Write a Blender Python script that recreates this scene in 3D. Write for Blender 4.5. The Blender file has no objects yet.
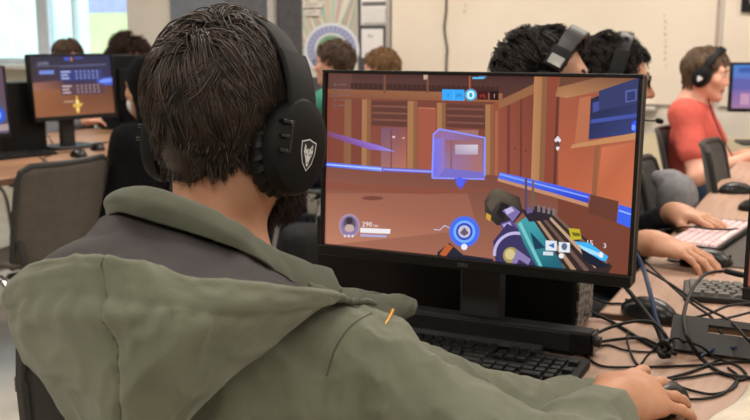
import bpy, bmesh, math, random
import numpy as np
from mathutils import Vector, Matrix
R = math.radians
scene = bpy.context.scene
COL = scene.collection
# ------------------------------------------------------------------ camera, world, lights, exposure
F_PX, PITCH, YAW, CAM_Z = 950.0, R(10), R(26), 1.24
cam_d = bpy.data.cameras.new('camera'); cam = bpy.data.objects.new('camera', cam_d); COL.objects.link(cam)
cam_d.sensor_width = 36.0; cam_d.lens = 36.0 * F_PX / 750.0; cam_d.clip_start = 0.02; cam_d.clip_end = 400
cam.location = (0, 0, CAM_Z); cam.rotation_euler = (R(90) - PITCH, 0, YAW)
cam_d.dof.use_dof = True; cam_d.dof.focus_distance = 1.2; cam_d.dof.aperture_fstop = 9.0
scene.camera = cam
scene.view_settings.view_transform = 'Standard'; scene.view_settings.look = 'None'
scene.view_settings.gamma = 1.0; scene.view_settings.use_curve_mapping = False
scene.view_settings.exposure = 0.0
W_ = bpy.data.worlds.new('sky'); scene.world = W_; W_.use_nodes = True
bg = W_.node_tree.nodes['Background']; bg.inputs[0].default_value = (0.80, 0.92, 1.0, 1); bg.inputs[1].default_value = 3.6

def area(name, loc, size, power, col, rot=(0, 0, 0), sy=None):
    l = bpy.data.lights.new(name, 'AREA'); l.energy = power; l.color = col
    l.shape = 'RECTANGLE'; l.size = size; l.size_y = sy or size
    o = bpy.data.objects.new(name, l); o.location = loc; o.rotation_euler = rot; COL.objects.link(o); return o
WARM = (1.0, 0.93, 0.85)
# ceiling light panels of the classroom (recessed just under the ceiling)
LIGHTS = [(-2.6, 4.2, 38), (-0.3, 4.1, 44), (1.6, 3.6, 34), (-2.9, 1.9, 16), (-0.6, 1.7, 20), (1.5, 1.2, 24), (-2.0, -0.7, 36), (0.4, -0.9, 22), (-4.9, 3.2, 34)]
for i, (x, y, p) in enumerate(LIGHTS):
    area('ceiling_lamp_light', (x, y, 2.70), 1.15, p, WARM, sy=0.55)

# ------------------------------------------------------------------ pixel -> place helpers (photo frame 750 x 420)
cY, sY, cP, sP = math.cos(YAW), math.sin(YAW), math.cos(PITCH), math.sin(PITCH)
def ray(px, py):
    a = (px - 375) / F_PX; b = (210 - py) / F_PX
    yc = cP + b * sP; zc = -sP + b * cP
    return np.array([a * cY - yc * sY, a * sY + yc * cY, zc]), yc
def at(px, py, D):
    r, yc = ray(px, py); return np.array([0, 0, CAM_Z]) + r * (D / yc)
def on_z(px, py, z):
    r, yc = ray(px, py); return np.array([0, 0, CAM_Z]) + r * ((z - CAM_Z) / r[2])
def on_y(px, py, y):
    r, yc = ray(px, py); return np.array([0, 0, CAM_Z]) + r * (y / r[1])

# ------------------------------------------------------------------ colour and materials
def lin(c):
    out = []
    for v in c[:3]:
        v = v / 255.0
        out.append(v / 12.92 if v <= 0.04045 else ((v + 0.055) / 1.055) ** 2.4)
    return (out[0], out[1], out[2], 1.0)
MATS = {}
def mat(name, c, rough=0.6, metal=0.0, spec=0.4, c2=None, scale=20.0, stretch=(1, 1, 1), bump=0.0, bscale=None, detail=4.0, sub=0.0, coat=0.0, sheen=0.0, ramp=(0.35, 0.65)):
    if name in MATS: return MATS[name]
    m = bpy.data.materials.new(name); m.use_nodes = True; nt = m.node_tree
    b = nt.nodes['Principled BSDF']
    b.inputs['Base Color'].default_value = lin(c); b.inputs['Roughness'].default_value = rough
    b.inputs['Metallic'].default_value = metal; b.inputs['Specular IOR Level'].default_value = spec
    if coat: b.inputs['Coat Weight'].default_value = coat
    if sheen: b.inputs['Sheen Weight'].default_value = sheen; b.inputs['Sheen Roughness'].default_value = 0.5
    if sub:
        b.inputs['Subsurface Weight'].default_value = sub; b.inputs['Subsurface Radius'].default_value = (0.012, 0.005, 0.003)
        b.inputs['Subsurface Scale'].default_value = 1.0
    tc = nt.nodes.new('ShaderNodeTexCoord'); mp = nt.nodes.new('ShaderNodeMapping'); mp.inputs['Scale'].default_value = stretch
    nt.links.new(tc.outputs['Object'], mp.inputs['Vector'])
    c2 = c2 or tuple(v * 0.94 for v in c)
    no = nt.nodes.new('ShaderNodeTexNoise'); no.inputs['Scale'].default_value = scale; no.inputs['Detail'].default_value = detail
    nt.links.new(mp.outputs[0], no.inputs['Vector'])
    rp = nt.nodes.new('ShaderNodeValToRGB'); rp.color_ramp.elements[0].position = ramp[0]; rp.color_ramp.elements[1].position = ramp[1]
    rp.color_ramp.elements[0].color = lin(c2); rp.color_ramp.elements[1].color = lin(c)
    nt.links.new(no.outputs[0], rp.inputs[0]); nt.links.new(rp.outputs[0], b.inputs['Base Color'])
    if bump:
        n2 = nt.nodes.new('ShaderNodeTexNoise'); n2.inputs['Scale'].default_value = bscale or scale * 4; n2.inputs['Detail'].default_value = 3
        nt.links.new(mp.outputs[0], n2.inputs['Vector'])
        bp = nt.nodes.new('ShaderNodeBump'); bp.inputs['Strength'].default_value = bump; bp.inputs['Distance'].default_value = 0.002
        nt.links.new(n2.outputs[0], bp.inputs['Height']); nt.links.new(bp.outputs[0], b.inputs['Normal'])
    MATS[name] = m; return m
def mat_attr(name, emit=False, rough=0.6, strength=1.0):
    if name in MATS: return MATS[name]
    m = bpy.data.materials.new(name); m.use_nodes = True; nt = m.node_tree
    b = nt.nodes['Principled BSDF']; a = nt.nodes.new('ShaderNodeAttribute'); a.attribute_name = 'Col'
    b.inputs['Roughness'].default_value = rough
    if emit:
        b.inputs['Base Color'].default_value = (0.006, 0.006, 0.007, 1); b.inputs['Specular IOR Level'].default_value = 0.25
        nt.links.new(a.outputs['Color'], b.inputs['Emission Color']); b.inputs['Emission Strength'].default_value = strength
    else:
        nt.links.new(a.outputs['Color'], b.inputs['Base Color'])
    MATS[name] = m; return m
def mat_emit(name, c, strength):
    if name in MATS: return MATS[name]
    m = bpy.data.materials.new(name); m.use_nodes = True; b = m.node_tree.nodes['Principled BSDF']
    b.inputs['Base Color'].default_value = lin(c); b.inputs['Emission Color'].default_value = lin(c); b.inputs['Emission Strength'].default_value = strength
    MATS[name] = m; return m
def mat_glass(name, tint):
    m = bpy.data.materials.new(name); m.use_nodes = True; nt = m.node_tree; nt.nodes.clear()
    out = nt.nodes.new('ShaderNodeOutputMaterial'); mx = nt.nodes.new('ShaderNodeMixShader'); tr = nt.nodes.new('ShaderNodeBsdfTransparent')
    gl = nt.nodes.new('ShaderNodeBsdfGlossy'); gl.inputs['Roughness'].default_value = 0.02; tr.inputs[0].default_value = lin(tint)
    mx.inputs[0].default_value = .06; nt.links.new(tr.outputs[0], mx.inputs[1]); nt.links.new(gl.outputs[0], mx.inputs[2]); nt.links.new(mx.outputs[0], out.inputs[0])
    MATS[name] = m; return m

BLACK = mat('black_plastic', (16, 16, 17), 0.45, spec=0.28, c2=(12, 12, 13), scale=60)
BLACK_G = mat('gloss_black_plastic', (16, 16, 17), 0.18, spec=0.5, c2=(13, 13, 14), scale=40)
BLACK_M = mat('matt_black_plastic', (17, 17, 18), 0.6, spec=0.2, c2=(13, 13, 14), scale=80, bump=0.15, bscale=900)
KEYM = mat('keycap_black', (15, 15, 16), 0.5, spec=0.22)
LEATHER = mat('black_leatherette', (20, 19, 19), 0.5, spec=0.35, bump=0.3, bscale=300)
CABLE = mat('cable_black', (15, 15, 16), 0.5, spec=0.3)
CABLE_B = mat('cable_blue', (38, 52, 84), 0.45, spec=0.4)
CHROME = mat('chrome', (190, 190, 192), 0.2, 1.0)
SILVER = mat('silver_plastic', (168, 168, 166), 0.35, 0.6)
DGREY = mat('dark_grey_plastic', (46, 46, 48), 0.5, spec=0.35)
CHAIR_G = mat('chair_grey_plastic', (82, 75, 69), 0.55, spec=0.3, c2=(75, 69, 63), scale=30, bump=0.1, bscale=700)
CHAIR_D = mat('chair_dark_grey_plastic', (70, 70, 70), 0.55, spec=0.3, bump=0.1, bscale=700)
CHAIR_F = mat('chair_frame_dark', (48, 47, 46), 0.5, spec=0.3)
WOOD = mat('desk_laminate', (178, 146, 127), 0.45, spec=0.3, c2=(163, 132, 113), scale=6, stretch=(9, 0.7, 1), bump=0.04, detail=8)
WOOD_L = mat('desk_laminate_brown', (168, 128, 98), 0.45, spec=0.35, c2=(150, 112, 84), scale=6, stretch=(9, 0.7, 1), bump=0.04, detail=8)
WOOD_E = mat('desk_edge_band', (120, 90, 70), 0.5, c2=(108, 80, 62))
OLIVE = mat('olive_cotton_shell', (111, 115, 99), 0.85, spec=0.15, c2=(102, 106, 91), scale=14, bump=0.22, bscale=420, sheen=0.15)
OLIVE_D = mat('olive_cotton_collar', (88, 91, 79), 0.85, spec=0.15, c2=(79, 82, 70), scale=14, bump=0.22, bscale=420, sheen=0.1)
LINING = mat('charcoal_lining', (62, 58, 60), 0.7, spec=0.25, c2=(54, 50, 52), scale=18, bump=0.12, bscale=500)
SEAM = mat('olive_seam', (84, 83, 66), 0.9, spec=0.1)
SKIN = mat('skin_light', (206, 158, 128), 0.5, spec=0.35, c2=(194, 142, 112), scale=25, sub=0.12, bump=0.06, bscale=260)
SKIN_T = mat('skin_tan', (198, 150, 122), 0.5, spec=0.35, c2=(186, 134, 106), scale=25, sub=0.12, bump=0.06, bscale=260)
SKIN_P = mat('skin_pale', (222, 170, 148), 0.5, spec=0.35, c2=(214, 156, 134), scale=25, sub=0.12, bump=0.06, bscale=260)
LIPS = mat('lips', (176, 104, 96), 0.45)
EYEW = mat('eye_white', (226, 220, 214), 0.2); EYED = mat('iris_dark', (40, 28, 22), 0.15)
H_DARK = mat('hair_dark_brown', (40, 30, 25), 0.42, spec=0.55, c2=(24, 18, 15), scale=60)
H_MAIN = mat('hair_brown_black', (62, 47, 38), 0.46, spec=0.55, c2=(32, 24, 19), scale=55)
H_BLACK = mat('hair_black', (38, 31, 28), 0.58, spec=0.3, c2=(22, 18, 17), scale=60)
H_BROWN = mat('hair_brown', (92, 68, 50), 0.48, spec=0.45, c2=(62, 45, 33), scale=60)
H_RED = mat('hair_red_blond', (158, 124, 86), 0.5, spec=0.45, c2=(112, 78, 46), scale=60)
H_LBR = mat('hair_light_brown', (112, 88, 66), 0.48, spec=0.45, c2=(76, 58, 42), scale=60)
H_BEARD = mat('beard_brown', (52, 36, 27), 0.55, spec=0.3, c2=(34, 24, 18), scale=60)

# ------------------------------------------------------------------ object helpers
def thing(name, label, cat, loc=(0, 0, 0), rz=0.0, group=None):
    o = bpy.data.objects.new(name, None); COL.objects.link(o); o.empty_display_size = 0.05
    o.location = tuple(float(v) for v in loc); o.rotation_euler = (0, 0, rz)
    return tag(o, label, cat, group)
def tag(o, label=None, cat=None, group=None, kind=None):
    if label: o['label'] = label
    if cat: o['category'] = cat
    if group: o['group'] = group
    if kind: o['kind'] = kind
    return o
def obj(name, vf, m, parent=None, world=False, smooth=True, bevel=0.0, cols=None, fm=None, solid=0.0, subd=0, angle=None):
    v, f = vf[0], vf[1]
    v = np.asarray(v, dtype=np.float64).reshape(-1, 3)
    if world and parent is not None: v = v - np.array(parent.location)
    me = bpy.data.meshes.new(name); me.from_pydata(v.tolist(), [], [tuple(int(i) for i in q) for q in f])
    ms = m if isinstance(m, (list, tuple)) else [m]
    for x in ms: me.materials.append(x)
    if fm is not None: me.polygons.foreach_set('material_index', np.asarray(fm, dtype=np.int32))
    if cols is not None:
        ca = me.color_attributes.new('Col', 'FLOAT_COLOR', 'CORNER'); ca.data.foreach_set('color', np.asarray(cols, dtype=np.float32).ravel())
    if smooth: me.polygons.foreach_set('use_smooth', np.ones(len(me.polygons), dtype=bool))
    me.update(); me.validate()
    o = bpy.data.objects.new(name, me); COL.objects.link(o)
    if parent is not None: o.parent = parent
    if solid:
        s = o.modifiers.new('solid', 'SOLIDIFY'); s.thickness = solid; s.offset = 0
    if bevel:
        b = o.modifiers.new('bevel', 'BEVEL'); b.width = bevel; b.segments = 2; b.limit_method = 'ANGLE'; b.angle_limit = R(40); b.harden_normals = False
    if subd:
        s = o.modifiers.new('sub', 'SUBSURF'); s.levels = subd; s.render_levels = subd
    if smooth and not subd and angle != 0:
        try: me.set_sharp_from_angle(angle=R(angle or 38))
        except Exception: pass
    return o
def join(*parts):
    V, Fc, n = [], [], 0
    for v, f in parts:
        v = np.asarray(v, dtype=float).reshape(-1, 3); V.append(v); Fc += [tuple(int(i) + n for i in q) for q in f]; n += len(v)
    return np.concatenate(V), Fc
def mats_of(*parts):
    fm = []
    for k, (v, f) in enumerate(parts): fm += [k] * len(f)
    return fm
def xf(vf, M):
    v = np.asarray(vf[0], dtype=float); M = np.array(M)
    return v @ M[:3, :3].T + M[:3, 3], vf[1]
def T(x, y, z): return Matrix.Translation((x, y, z))
def RX(a): return Matrix.Rotation(a, 4, 'X')
def RY(a): return Matrix.Rotation(a, 4, 'Y')
def RZ(a): return Matrix.Rotation(a, 4, 'Z')
def box(c, s, taper=1.0):
    x, y, z = s[0] / 2, s[1] / 2, s[2] / 2; t = taper
    v = [(-x, -y, -z), (x, -y, -z), (x, y, -z), (-x, y, -z), (-x * t, -y * t, z), (x * t, -y * t, z), (x * t, y * t, z), (-x * t, y * t, z)]
    f = [(0, 3, 2, 1), (4, 5, 6, 7), (0, 1, 5, 4), (1, 2, 6, 5), (2, 3, 7, 6), (3, 0, 4, 7)]
    return np.array(v) + np.array(c, dtype=float), f
def prism(pts, z0, z1):          # outline in xy extruded in z
    n = len(pts); v = [(p[0], p[1], z0) for p in pts] + [(p[0], p[1], z1) for p in pts]
    f = [tuple(range(n - 1, -1, -1)), tuple(range(n, 2 * n))] + [(i, (i + 1) % n, n + (i + 1) % n, n + i) for i in range(n)]
    return np.array(v, dtype=float), f
def rrect(w, h, r, n=5, c=(0, 0)):
    pts = []
    for cx, cy, a0 in ((w / 2 - r, h / 2 - r, 0), (-w / 2 + r, h / 2 - r, 90), (-w / 2 + r, -h / 2 + r, 180), (w / 2 - r, -h / 2 + r, 270)):
        for i in range(n + 1):
            a = R(a0 + 90 * i / n); pts.append((c[0] + cx + r * math.cos(a), c[1] + cy + r * math.sin(a)))
    return pts
def cyl(c, r, h, n=20, r2=None):
    r2 = r if r2 is None else r2
    v = [(r * math.cos(2 * math.pi * i / n), r * math.sin(2 * math.pi * i / n), -h / 2) for i in range(n)] + [(r2 * math.cos(2 * math.pi * i / n), r2 * math.sin(2 * math.pi * i / n), h / 2) for i in range(n)]
    f = [tuple(range(n - 1, -1, -1)), tuple(range(n, 2 * n))] + [(i, (i + 1) % n, n + (i + 1) % n, n + i) for i in range(n)]
    return np.array(v) + np.array(c, dtype=float), f
def lathe(prof, n=28):           # (r, z) profile
    v, f = [], []
    for r, z in prof:
        for i in range(n): a = 2 * math.pi * i / n; v.append((r * math.cos(a), r * math.sin(a), z))
    for k in range(len(prof) - 1):
        for i in range(n): j = (i + 1) % n; f.append((k * n + i, k * n + j, (k + 1) * n + j, (k + 1) * n + i))
    f.append(tuple(range(n - 1, -1, -1))); m = (len(prof) - 1) * n; f.append(tuple(range(m, m + n)))
    return np.array(v, dtype=float), f
def sphere(c, r, n=12, m=8):
    r = np.array(r if hasattr(r, '__len__') else (r, r, r), dtype=float)
    v = [(0, 0, -1)]; f = []
    for k in range(1, m):
        t = -math.pi / 2 + math.pi * k / m
        for i in range(n): a = 2 * math.pi * i / n; v.append((math.cos(t) * math.cos(a), math.cos(t) * math.sin(a), math.sin(t)))
    v.append((0, 0, 1))
    for i in range(n):
        j = (i + 1) % n; f.append((0, 1 + j, 1 + i)); f.append((len(v) - 1, 1 + (m - 2) * n + i, 1 + (m - 2) * n + j))
        for k in range(m - 2): f.append((1 + k * n + i, 1 + k * n + j, 1 + (k + 1) * n + j, 1 + (k + 1) * n + i))
    return np.array(v) * r + np.array(c, dtype=float), f
def catmull(pts, n=8, closed=False):
    P = np.asarray(pts, dtype=float); out = []
    m = len(P)
    for i in range(m - 1):
        p0 = P[max(i - 1, 0)]; p1 = P[i]; p2 = P[i + 1]; p3 = P[min(i + 2, m - 1)]
        for k in range(n):
            t = k / n
            out.append(0.5 * ((2 * p1) + (-p0 + p2) * t + (2 * p0 - 5 * p1 + 4 * p2 - p3) * t * t + (-p0 + 3 * p1 - 3 * p2 + p3) * t ** 3))
    out.append(P[-1]); return np.array(out)
def tube(pts, r, n=8, smooth=0):
    P = catmull(pts, smooth) if smooth else np.asarray(pts, dtype=float)
    m = len(P); rr = np.full(m, r) if not hasattr(r, '__len__') else np.interp(np.linspace(0, 1, m), np.linspace(0, 1, len(r)), r)
    tg = np.gradient(P, axis=0); tg /= np.linalg.norm(tg, axis=1)[:, None] + 1e-12
    up = np.array([0, 0, 1.0]); nrm = np.cross(tg[0], up)
    if np.linalg.norm(nrm) < 1e-3: nrm = np.cross(tg[0], [1, 0, 0])
    nrm /= np.linalg.norm(nrm); V = []
    for k in range(m):
        nrm = nrm - tg[k] * nrm.dot(tg[k]); nrm /= np.linalg.norm(nrm) + 1e-12; bn = np.cross(tg[k], nrm)
        for i in range(n): a = 2 * math.pi * i / n; V.append(P[k] + rr[k] * (math.cos(a) * nrm + math.sin(a) * bn))
    f = [(k * n + i, k * n + (i + 1) % n, (k + 1) * n + (i + 1) % n, (k + 1) * n + i) for k in range(m - 1) for i in range(n)]
    f += [tuple(range(n - 1, -1, -1)), tuple(range((m - 1) * n, m * n))]
    return np.array(V), f
def grid(rows, nu=10, nv=8, fn=None):   # rows of control points -> smooth patch
    A = [catmull(r, nu) for r in rows]; A = np.array(A); out = np.stack([catmull(A[:, j], nv) for j in range(A.shape[1])], 1)
    nr, nc = out.shape[:2]
    if fn is not None:
        U, V = np.meshgrid(np.linspace(0, 1, nc), np.linspace(0, 1, nr))
        du = np.gradient(out, axis=1); dv = np.gradient(out, axis=0); n = np.cross(du, dv); n /= np.linalg.norm(n, axis=2)[..., None] + 1e-12
        out = out + n * fn(U, V)[..., None]
    f = [(i * nc + j, i * nc + j + 1, (i + 1) * nc + j + 1, (i + 1) * nc + j) for i in range(nr - 1) for j in range(nc - 1)]
    return out.reshape(-1, 3), f
def text_mesh(s, h):
    cu = bpy.data.curves.new('t', 'FONT'); cu.body = s; cu.size = h; cu.resolution_u = 2
    o = bpy.data.objects.new('t', cu); COL.objects.link(o); bpy.context.view_layer.update()
    me = bpy.data.meshes.new_from_object(o.evaluated_get(bpy.context.evaluated_depsgraph_get()))
    v = np.array([p.co[:] for p in me.vertices]).reshape(-1, 3); f = [tuple(p.vertices) for p in me.polygons]
    bpy.data.objects.remove(o); bpy.data.curves.remove(cu); bpy.data.meshes.remove(me)
    return v, f

# flat artwork (a screen picture, a poster): polygons on one plane, drawn in page units via a mapping
class Art:
    def __init__(s, mp, lift=0.00002, clip=None): s.clip = clip; s.mp, s.V, s.F, s.C, s.k, s.lift = mp, [], [], [], 0, lift
    def poly(s, pts, c, cs=None):
        n0 = len(s.V); s.k += 1
        P = [(np.array(s.mp(p)[:2]), np.array(lin(cs[i] if cs else c))) for i, p in enumerate(pts)]
        if s.clip:                   # keep the drawing inside the panel
            for ax, sg in ((0, 1), (0, -1), (1, 1), (1, -1)):
                lim = s.clip[ax] / 2; Q = []
                for i in range(len(P)):
                    (a, ca), (b, cb) = P[i - 1], P[i]; da, db = lim - sg * a[ax], lim - sg * b[ax]
                    if (da >= 0) != (db >= 0): t = da / (da - db); Q.append((a + (b - a) * t, ca + (cb - ca) * t))
                    if db >= 0: Q.append((b, cb))
                P = Q
            if len(P) < 3: return
        for u, cc in P: s.V.append((u[0], u[1], s.k * s.lift)); s.C.append(tuple(cc))
        s.F.append(tuple(range(n0, n0 + len(P))))
    def rect(s, x0, y0, x1, y1, c, cs=None): s.poly([(x0, y0), (x1, y0), (x1, y1), (x0, y1)], c, cs)
    def ell(s, x, y, rx, ry, c, n=28): s.poly([(x + rx * math.cos(2 * math.pi * i / n), y + ry * math.sin(2 * math.pi * i / n)) for i in range(n)], c)
    def ring(s, x, y, r, w, c, n=32, a0=0, a1=360, ar=1.0):
        s.k += 1
        for i in range(n):
            q = []
            for rr, j in ((r, i), (r, i + 1), (r - w, i + 1), (r - w, i)):
                a = R(a0 + (a1 - a0) * j / n); q.append((x + rr * math.cos(a), y + rr * ar * math.sin(a)))
            s.poly(q, c); s.k -= 1
    def line(s, p, q, w, c, c2=None):
        d = np.array(q, float) - np.array(p, float); d /= np.linalg.norm(d) + 1e-9; n = np.array([-d[1], d[0]]) * w / 2
        s.poly([tuple(p + n), tuple(q + n), tuple(q - n), tuple(p - n)], c, [c, c2, c2, c] if c2 else None)
    def text(s, t, x, y, h, c, skew=0.0):
        v, f = text_mesh(t, h); n0 = len(s.V); s.k += 1
        for p in v: u = s.mp((x + p[0], y - p[1] + skew * p[0])); s.V.append((u[0], u[1], s.k * s.lift))
        for q in f:
            s.F.append(tuple(i + n0 for i in q)); s.C += [lin(c)] * len(q)
    def flip(s):                     # mapping with y up: face windings towards +z
        V = np.array(s.V); F2, C2, i = [], [], 0
        for q in s.F:
            P = V[list(q)]; a = 0.0
            for k in range(len(q)): a += P[k][0] * P[(k + 1) % len(q)][1] - P[(k + 1) % len(q)][0] * P[k][1]
            cs = s.C[i:i + len(q)]; i += len(q)
            if a < 0: q = q[::-1]; cs = cs[::-1]
            F2.append(q); C2 += cs
        return (V, F2), C2
def homog(src, dst):
    A, b = [], []
    for (x, y), (u, v) in zip(src, dst):
        A.append([x, y, 1, 0, 0, 0, -u * x, -u * y]); b.append(u); A.append([0, 0, 0, x, y, 1, -v * x, -v * y]); b.append(v)
    h = np.linalg.solve(np.array(A, float), np.array(b, float))
    def mp(p):
        w = h[6] * p[0] + h[7] * p[1] + 1
        return ((h[0] * p[0] + h[1] * p[1] + h[2]) / w, (h[3] * p[0] + h[4] * p[1] + h[5]) / w)
    return mp

# ------------------------------------------------------------------ smooth organic surfaces (distance fields meshed by surface nets)
def rc(a, b, ra, rb, k=0.02): return ('rc', np.array(a, float), np.array(b, float), ra, rb, k)
def el(c, r, rot=None, k=0.02): return ('el', np.array(c, float), np.array(r, float), None if rot is None else np.array(rot, float)[:3, :3], k)
def sub_el(c, r, rot=None, k=0.01): return ('sub', np.array(c, float), np.array(r, float), None if rot is None else np.array(rot, float)[:3, :3], k)
def cut(p, n): return ('cut', np.array(p, float), np.array(n, float) / np.linalg.norm(n))     # keeps the side the normal points away from
def d_el(P, c, r, rot):
    q = P - c
    if rot is not None: q = q @ rot
    k0 = np.sqrt(((q / r) ** 2).sum(-1)); k1 = np.sqrt(((q / (r * r)) ** 2).sum(-1)) + 1e-9
    return k0 * (k0 - 1) / k1
def d_op(o, P):
    if o[0] == 'rc':
        ba = o[2] - o[1]; pa = P - o[1]; t = np.clip((pa @ ba) / (ba.dot(ba) + 1e-12), 0, 1)
        q = pa - t[..., None] * ba
        return np.sqrt((q * q).sum(-1)) - (o[3] + (o[4] - o[3]) * t)
    return d_el(P, o[1], o[2], o[3])
def smin(a, b, k):
    h = np.maximum(k - np.abs(a - b), 0) / k
    return np.minimum(a, b) - h * h * k * 0.25
def ev(ops, P):
    f = np.full(P.shape[:-1], 10.0)
    for o in ops:
        if o[0] in ('rc', 'el'): f = smin(f, d_op(o, P), o[-1])
        elif o[0] == 'sub': f = -smin(-f, d_el(P, o[1], o[2], o[3]), o[4])
        else: f = np.maximum(f, (P - o[1]) @ o[2])
    return f
def xops(ops, M):
    M = np.array(M); Rm, t = M[:3, :3], M[:3, 3]; out = []
    for o in ops:
        if o[0] == 'rc': out.append(('rc', Rm @ o[1] + t, Rm @ o[2] + t) + o[3:])
        elif o[0] in ('el', 'sub'): out.append((o[0], Rm @ o[1] + t, o[2], Rm @ (np.eye(3) if o[3] is None else o[3]), o[4]))
        else: out.append(('cut', Rm @ o[1] + t, Rm @ o[2]))
    return out
def inflate(ops, d):
    out = []
    for o in ops:
        if o[0] == 'rc': out.append(o[:3] + (o[3] + d, o[4] + d, o[5]))
        elif o[0] == 'el': out.append(('el', o[1], o[2] + d, o[3], o[4]))
    return out
def mesh_ops(ops, h=0.005, disp=None, B=12):
    lo = np.full(3, 1e9); hi = -lo
    for o in ops:
        if o[0] == 'rc':
            for p, r in ((o[1], o[3]), (o[2], o[4])): lo = np.minimum(lo, p - r); hi = np.maximum(hi, p + r)
        elif o[0] == 'el': lo = np.minimum(lo, o[1] - o[2].max()); hi = np.maximum(hi, o[1] + o[2].max())
    lo -= 4 * h; hi += 4 * h; nb = np.ceil((hi - lo) / (h * B)).astype(int); N = nb * B + 2
    bi = np.stack(np.meshgrid(*[np.arange(n) for n in nb], indexing='ij'), -1).reshape(-1, 3)
    cen = lo + (bi + 0.5) * B * h; rad = B * h * 0.87
    act = bi[np.abs(ev(ops, cen)) < rad * 1.9 + 0.03]
    g = np.stack(np.meshgrid(*[np.arange(B + 1)] * 3, indexing='ij'), -1)
    ids, pos, quads = [], [], []
    S1, S0 = N[1] * N[2], N[2]
    for b in act:
        P = lo + (g + b * B) * h; c = lo + (b + 0.5) * B * h
        adds = [(o, float(d_op(o, c[None])[0])) for o in ops if o[0] in ('rc', 'el')]
        m = min(d for _, d in adds)
        if m > rad * 2 + 0.03: continue
        keep = {id(o) for o, d in adds if d < m + 2.2 * rad + 0.05}
        f = ev([o for o in ops if o[0] in ('sub', 'cut') or id(o) in keep], P)
        if disp is not None: f = f - disp(P)
        s = f < 0
        if s.all() or not s.any(): continue
        gi = (g + b * B); gid = gi[..., 0] * S1 + gi[..., 1] * S0 + gi[..., 2]
        acc = np.zeros((B, B, B, 3)); cnt = np.zeros((B, B, B))
        for ax in range(3):
            a = [slice(None)] * 3; bb = [slice(None)] * 3; a[ax] = slice(0, B); bb[ax] = slice(1, B + 1)
            fa, fb = f[tuple(a)], f[tuple(bb)]; cr = (fa < 0) != (fb < 0)
            t = np.where(cr, fa / np.where(cr, fa - fb, 1), 0); q = P[tuple(a)].copy(); q[..., ax] += t * h; q *= cr[..., None]
            o1, o2 = [x for x in range(3) if x != ax]
            for d1 in (0, 1):
                for d2 in (0, 1):
                    sl = [slice(0, B)] * 3; sl[o1] = slice(d1, B + d1); sl[o2] = slice(d2, B + d2)
                    acc += q[tuple(sl)]; cnt += cr[tuple(sl)]
            w = [slice(0, B)] * 3; crw = cr[tuple(w)]; idx = np.argwhere(crw)
            if len(idx):
                base = gid[tuple(idx.T)]; st = [S1, S0, 1]; p1, p2 = st[o1], st[o2]
                Q = np.stack([base - p1 - p2, base - p2, base, base - p1], 1)
                ins = (fa[tuple(w)][tuple(idx.T)] < 0); flipq = ins if ax != 1 else ~ins
                Q[~flipq] = Q[~flipq][:, ::-1]; quads.append(Q)
        on = cnt > 0
        ids.append(gid[:B, :B, :B][on]); pos.append(acc[on] / cnt[on][:, None])
    ids = np.concatenate(ids); pos = np.concatenate(pos); quads = np.concatenate(quads)
    o = np.argsort(ids); ids, pos = ids[o], pos[o]
    j = np.searchsorted(ids, quads); j = np.clip(j, 0, len(ids) - 1); ok = (ids[j] == quads).all(1)
    return pos, j[ok]
def fast_obj(name, V, Q, m, parent=None, fm=None, world=True, loc=None):
    V = np.asarray(V, dtype=np.float32)
    if world and parent is not None: V = V - np.array(parent.location, dtype=np.float32)
    me = bpy.data.meshes.new(name); k = Q.shape[1]
    me.vertices.add(len(V)); me.vertices.foreach_set('co', V.ravel())
    me.loops.add(Q.size); me.loops.foreach_set('vertex_index', Q.astype(np.int32).ravel())
    me.polygons.add(len(Q)); me.polygons.foreach_set('loop_start', np.arange(0, Q.size, k, dtype=np.int32)); me.polygons.foreach_set('loop_total', np.full(len(Q), k, dtype=np.int32))
    me.polygons.foreach_set('use_smooth', np.ones(len(Q), dtype=bool))
    for x in (m if isinstance(m, (list, tuple)) else [m]): me.materials.append(x)
    if fm is not None: me.polygons.foreach_set('material_index', np.asarray(fm, dtype=np.int32))
    me.update(calc_edges=True)
    o = bpy.data.objects.new(name, me); COL.objects.link(o); o.parent = parent
    return o

# ------------------------------------------------------------------ heads, hands, hair
def head_ops(jaw=1.0, nose=1.0):
    k = 0.02
    ops = [el((0, -.012, .031), (.0735, .094, .087), k=k), el((0, .030, -.022), (.060, .062, .082), k=.03),
           rc((0, .03, -.055), (0, .066, -.096), .046 * jaw, .021, k=.03),
           rc((.050 * jaw, -.005, -.045), (.022, .066, -.094), .018, .014, k=.03), rc((-.050 * jaw, -.005, -.045), (-.022, .066, -.094), .018, .014, k=.03),
           rc((-.036, .078, .028), (.036, .078, .028), .011, .011, k=.02),
           rc((.046, .062, -.018), (.03, .072, -.03), .016, .014, k=.03), rc((-.046, .062, -.018), (-.03, .072, -.03), .016, .014, k=.03),
           sub_el((.032, .102, .010), (.019, .016, .012), k=.014), sub_el((-.032, .102, .010), (.019, .016, .012), k=.014),
           rc((0, .087, .014), (0, .098 + .010 * nose, -.026), .007, .0115, k=.012), el((.011, .094, -.030), (.008, .010, .007), k=.008), el((-.011, .094, -.030), (.008, .010, .007), k=.008),
           rc((-.017, .086, -.056), (.017, .086, -.056), .0075, .0075, k=.01), rc((-.014, .084, -.067), (.014, .084, -.067), .0085, .0085, k=.008), el((0, .078, -.096), (.018, .015, .015), k=.015)]
    for s in (1, -1):
        rot = np.array(RZ(s * -0.35) @ RX(-0.15))
        ops += [el((s * .079, -.006, -.006), (.008, .020, .031), rot, k=.008), el((s * .077, .002, -.028), (.007, .010, .012), k=.008), sub_el((s * .087, -.002, -.004), (.006, .009, .015), rot, k=.005)]
    return ops
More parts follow.
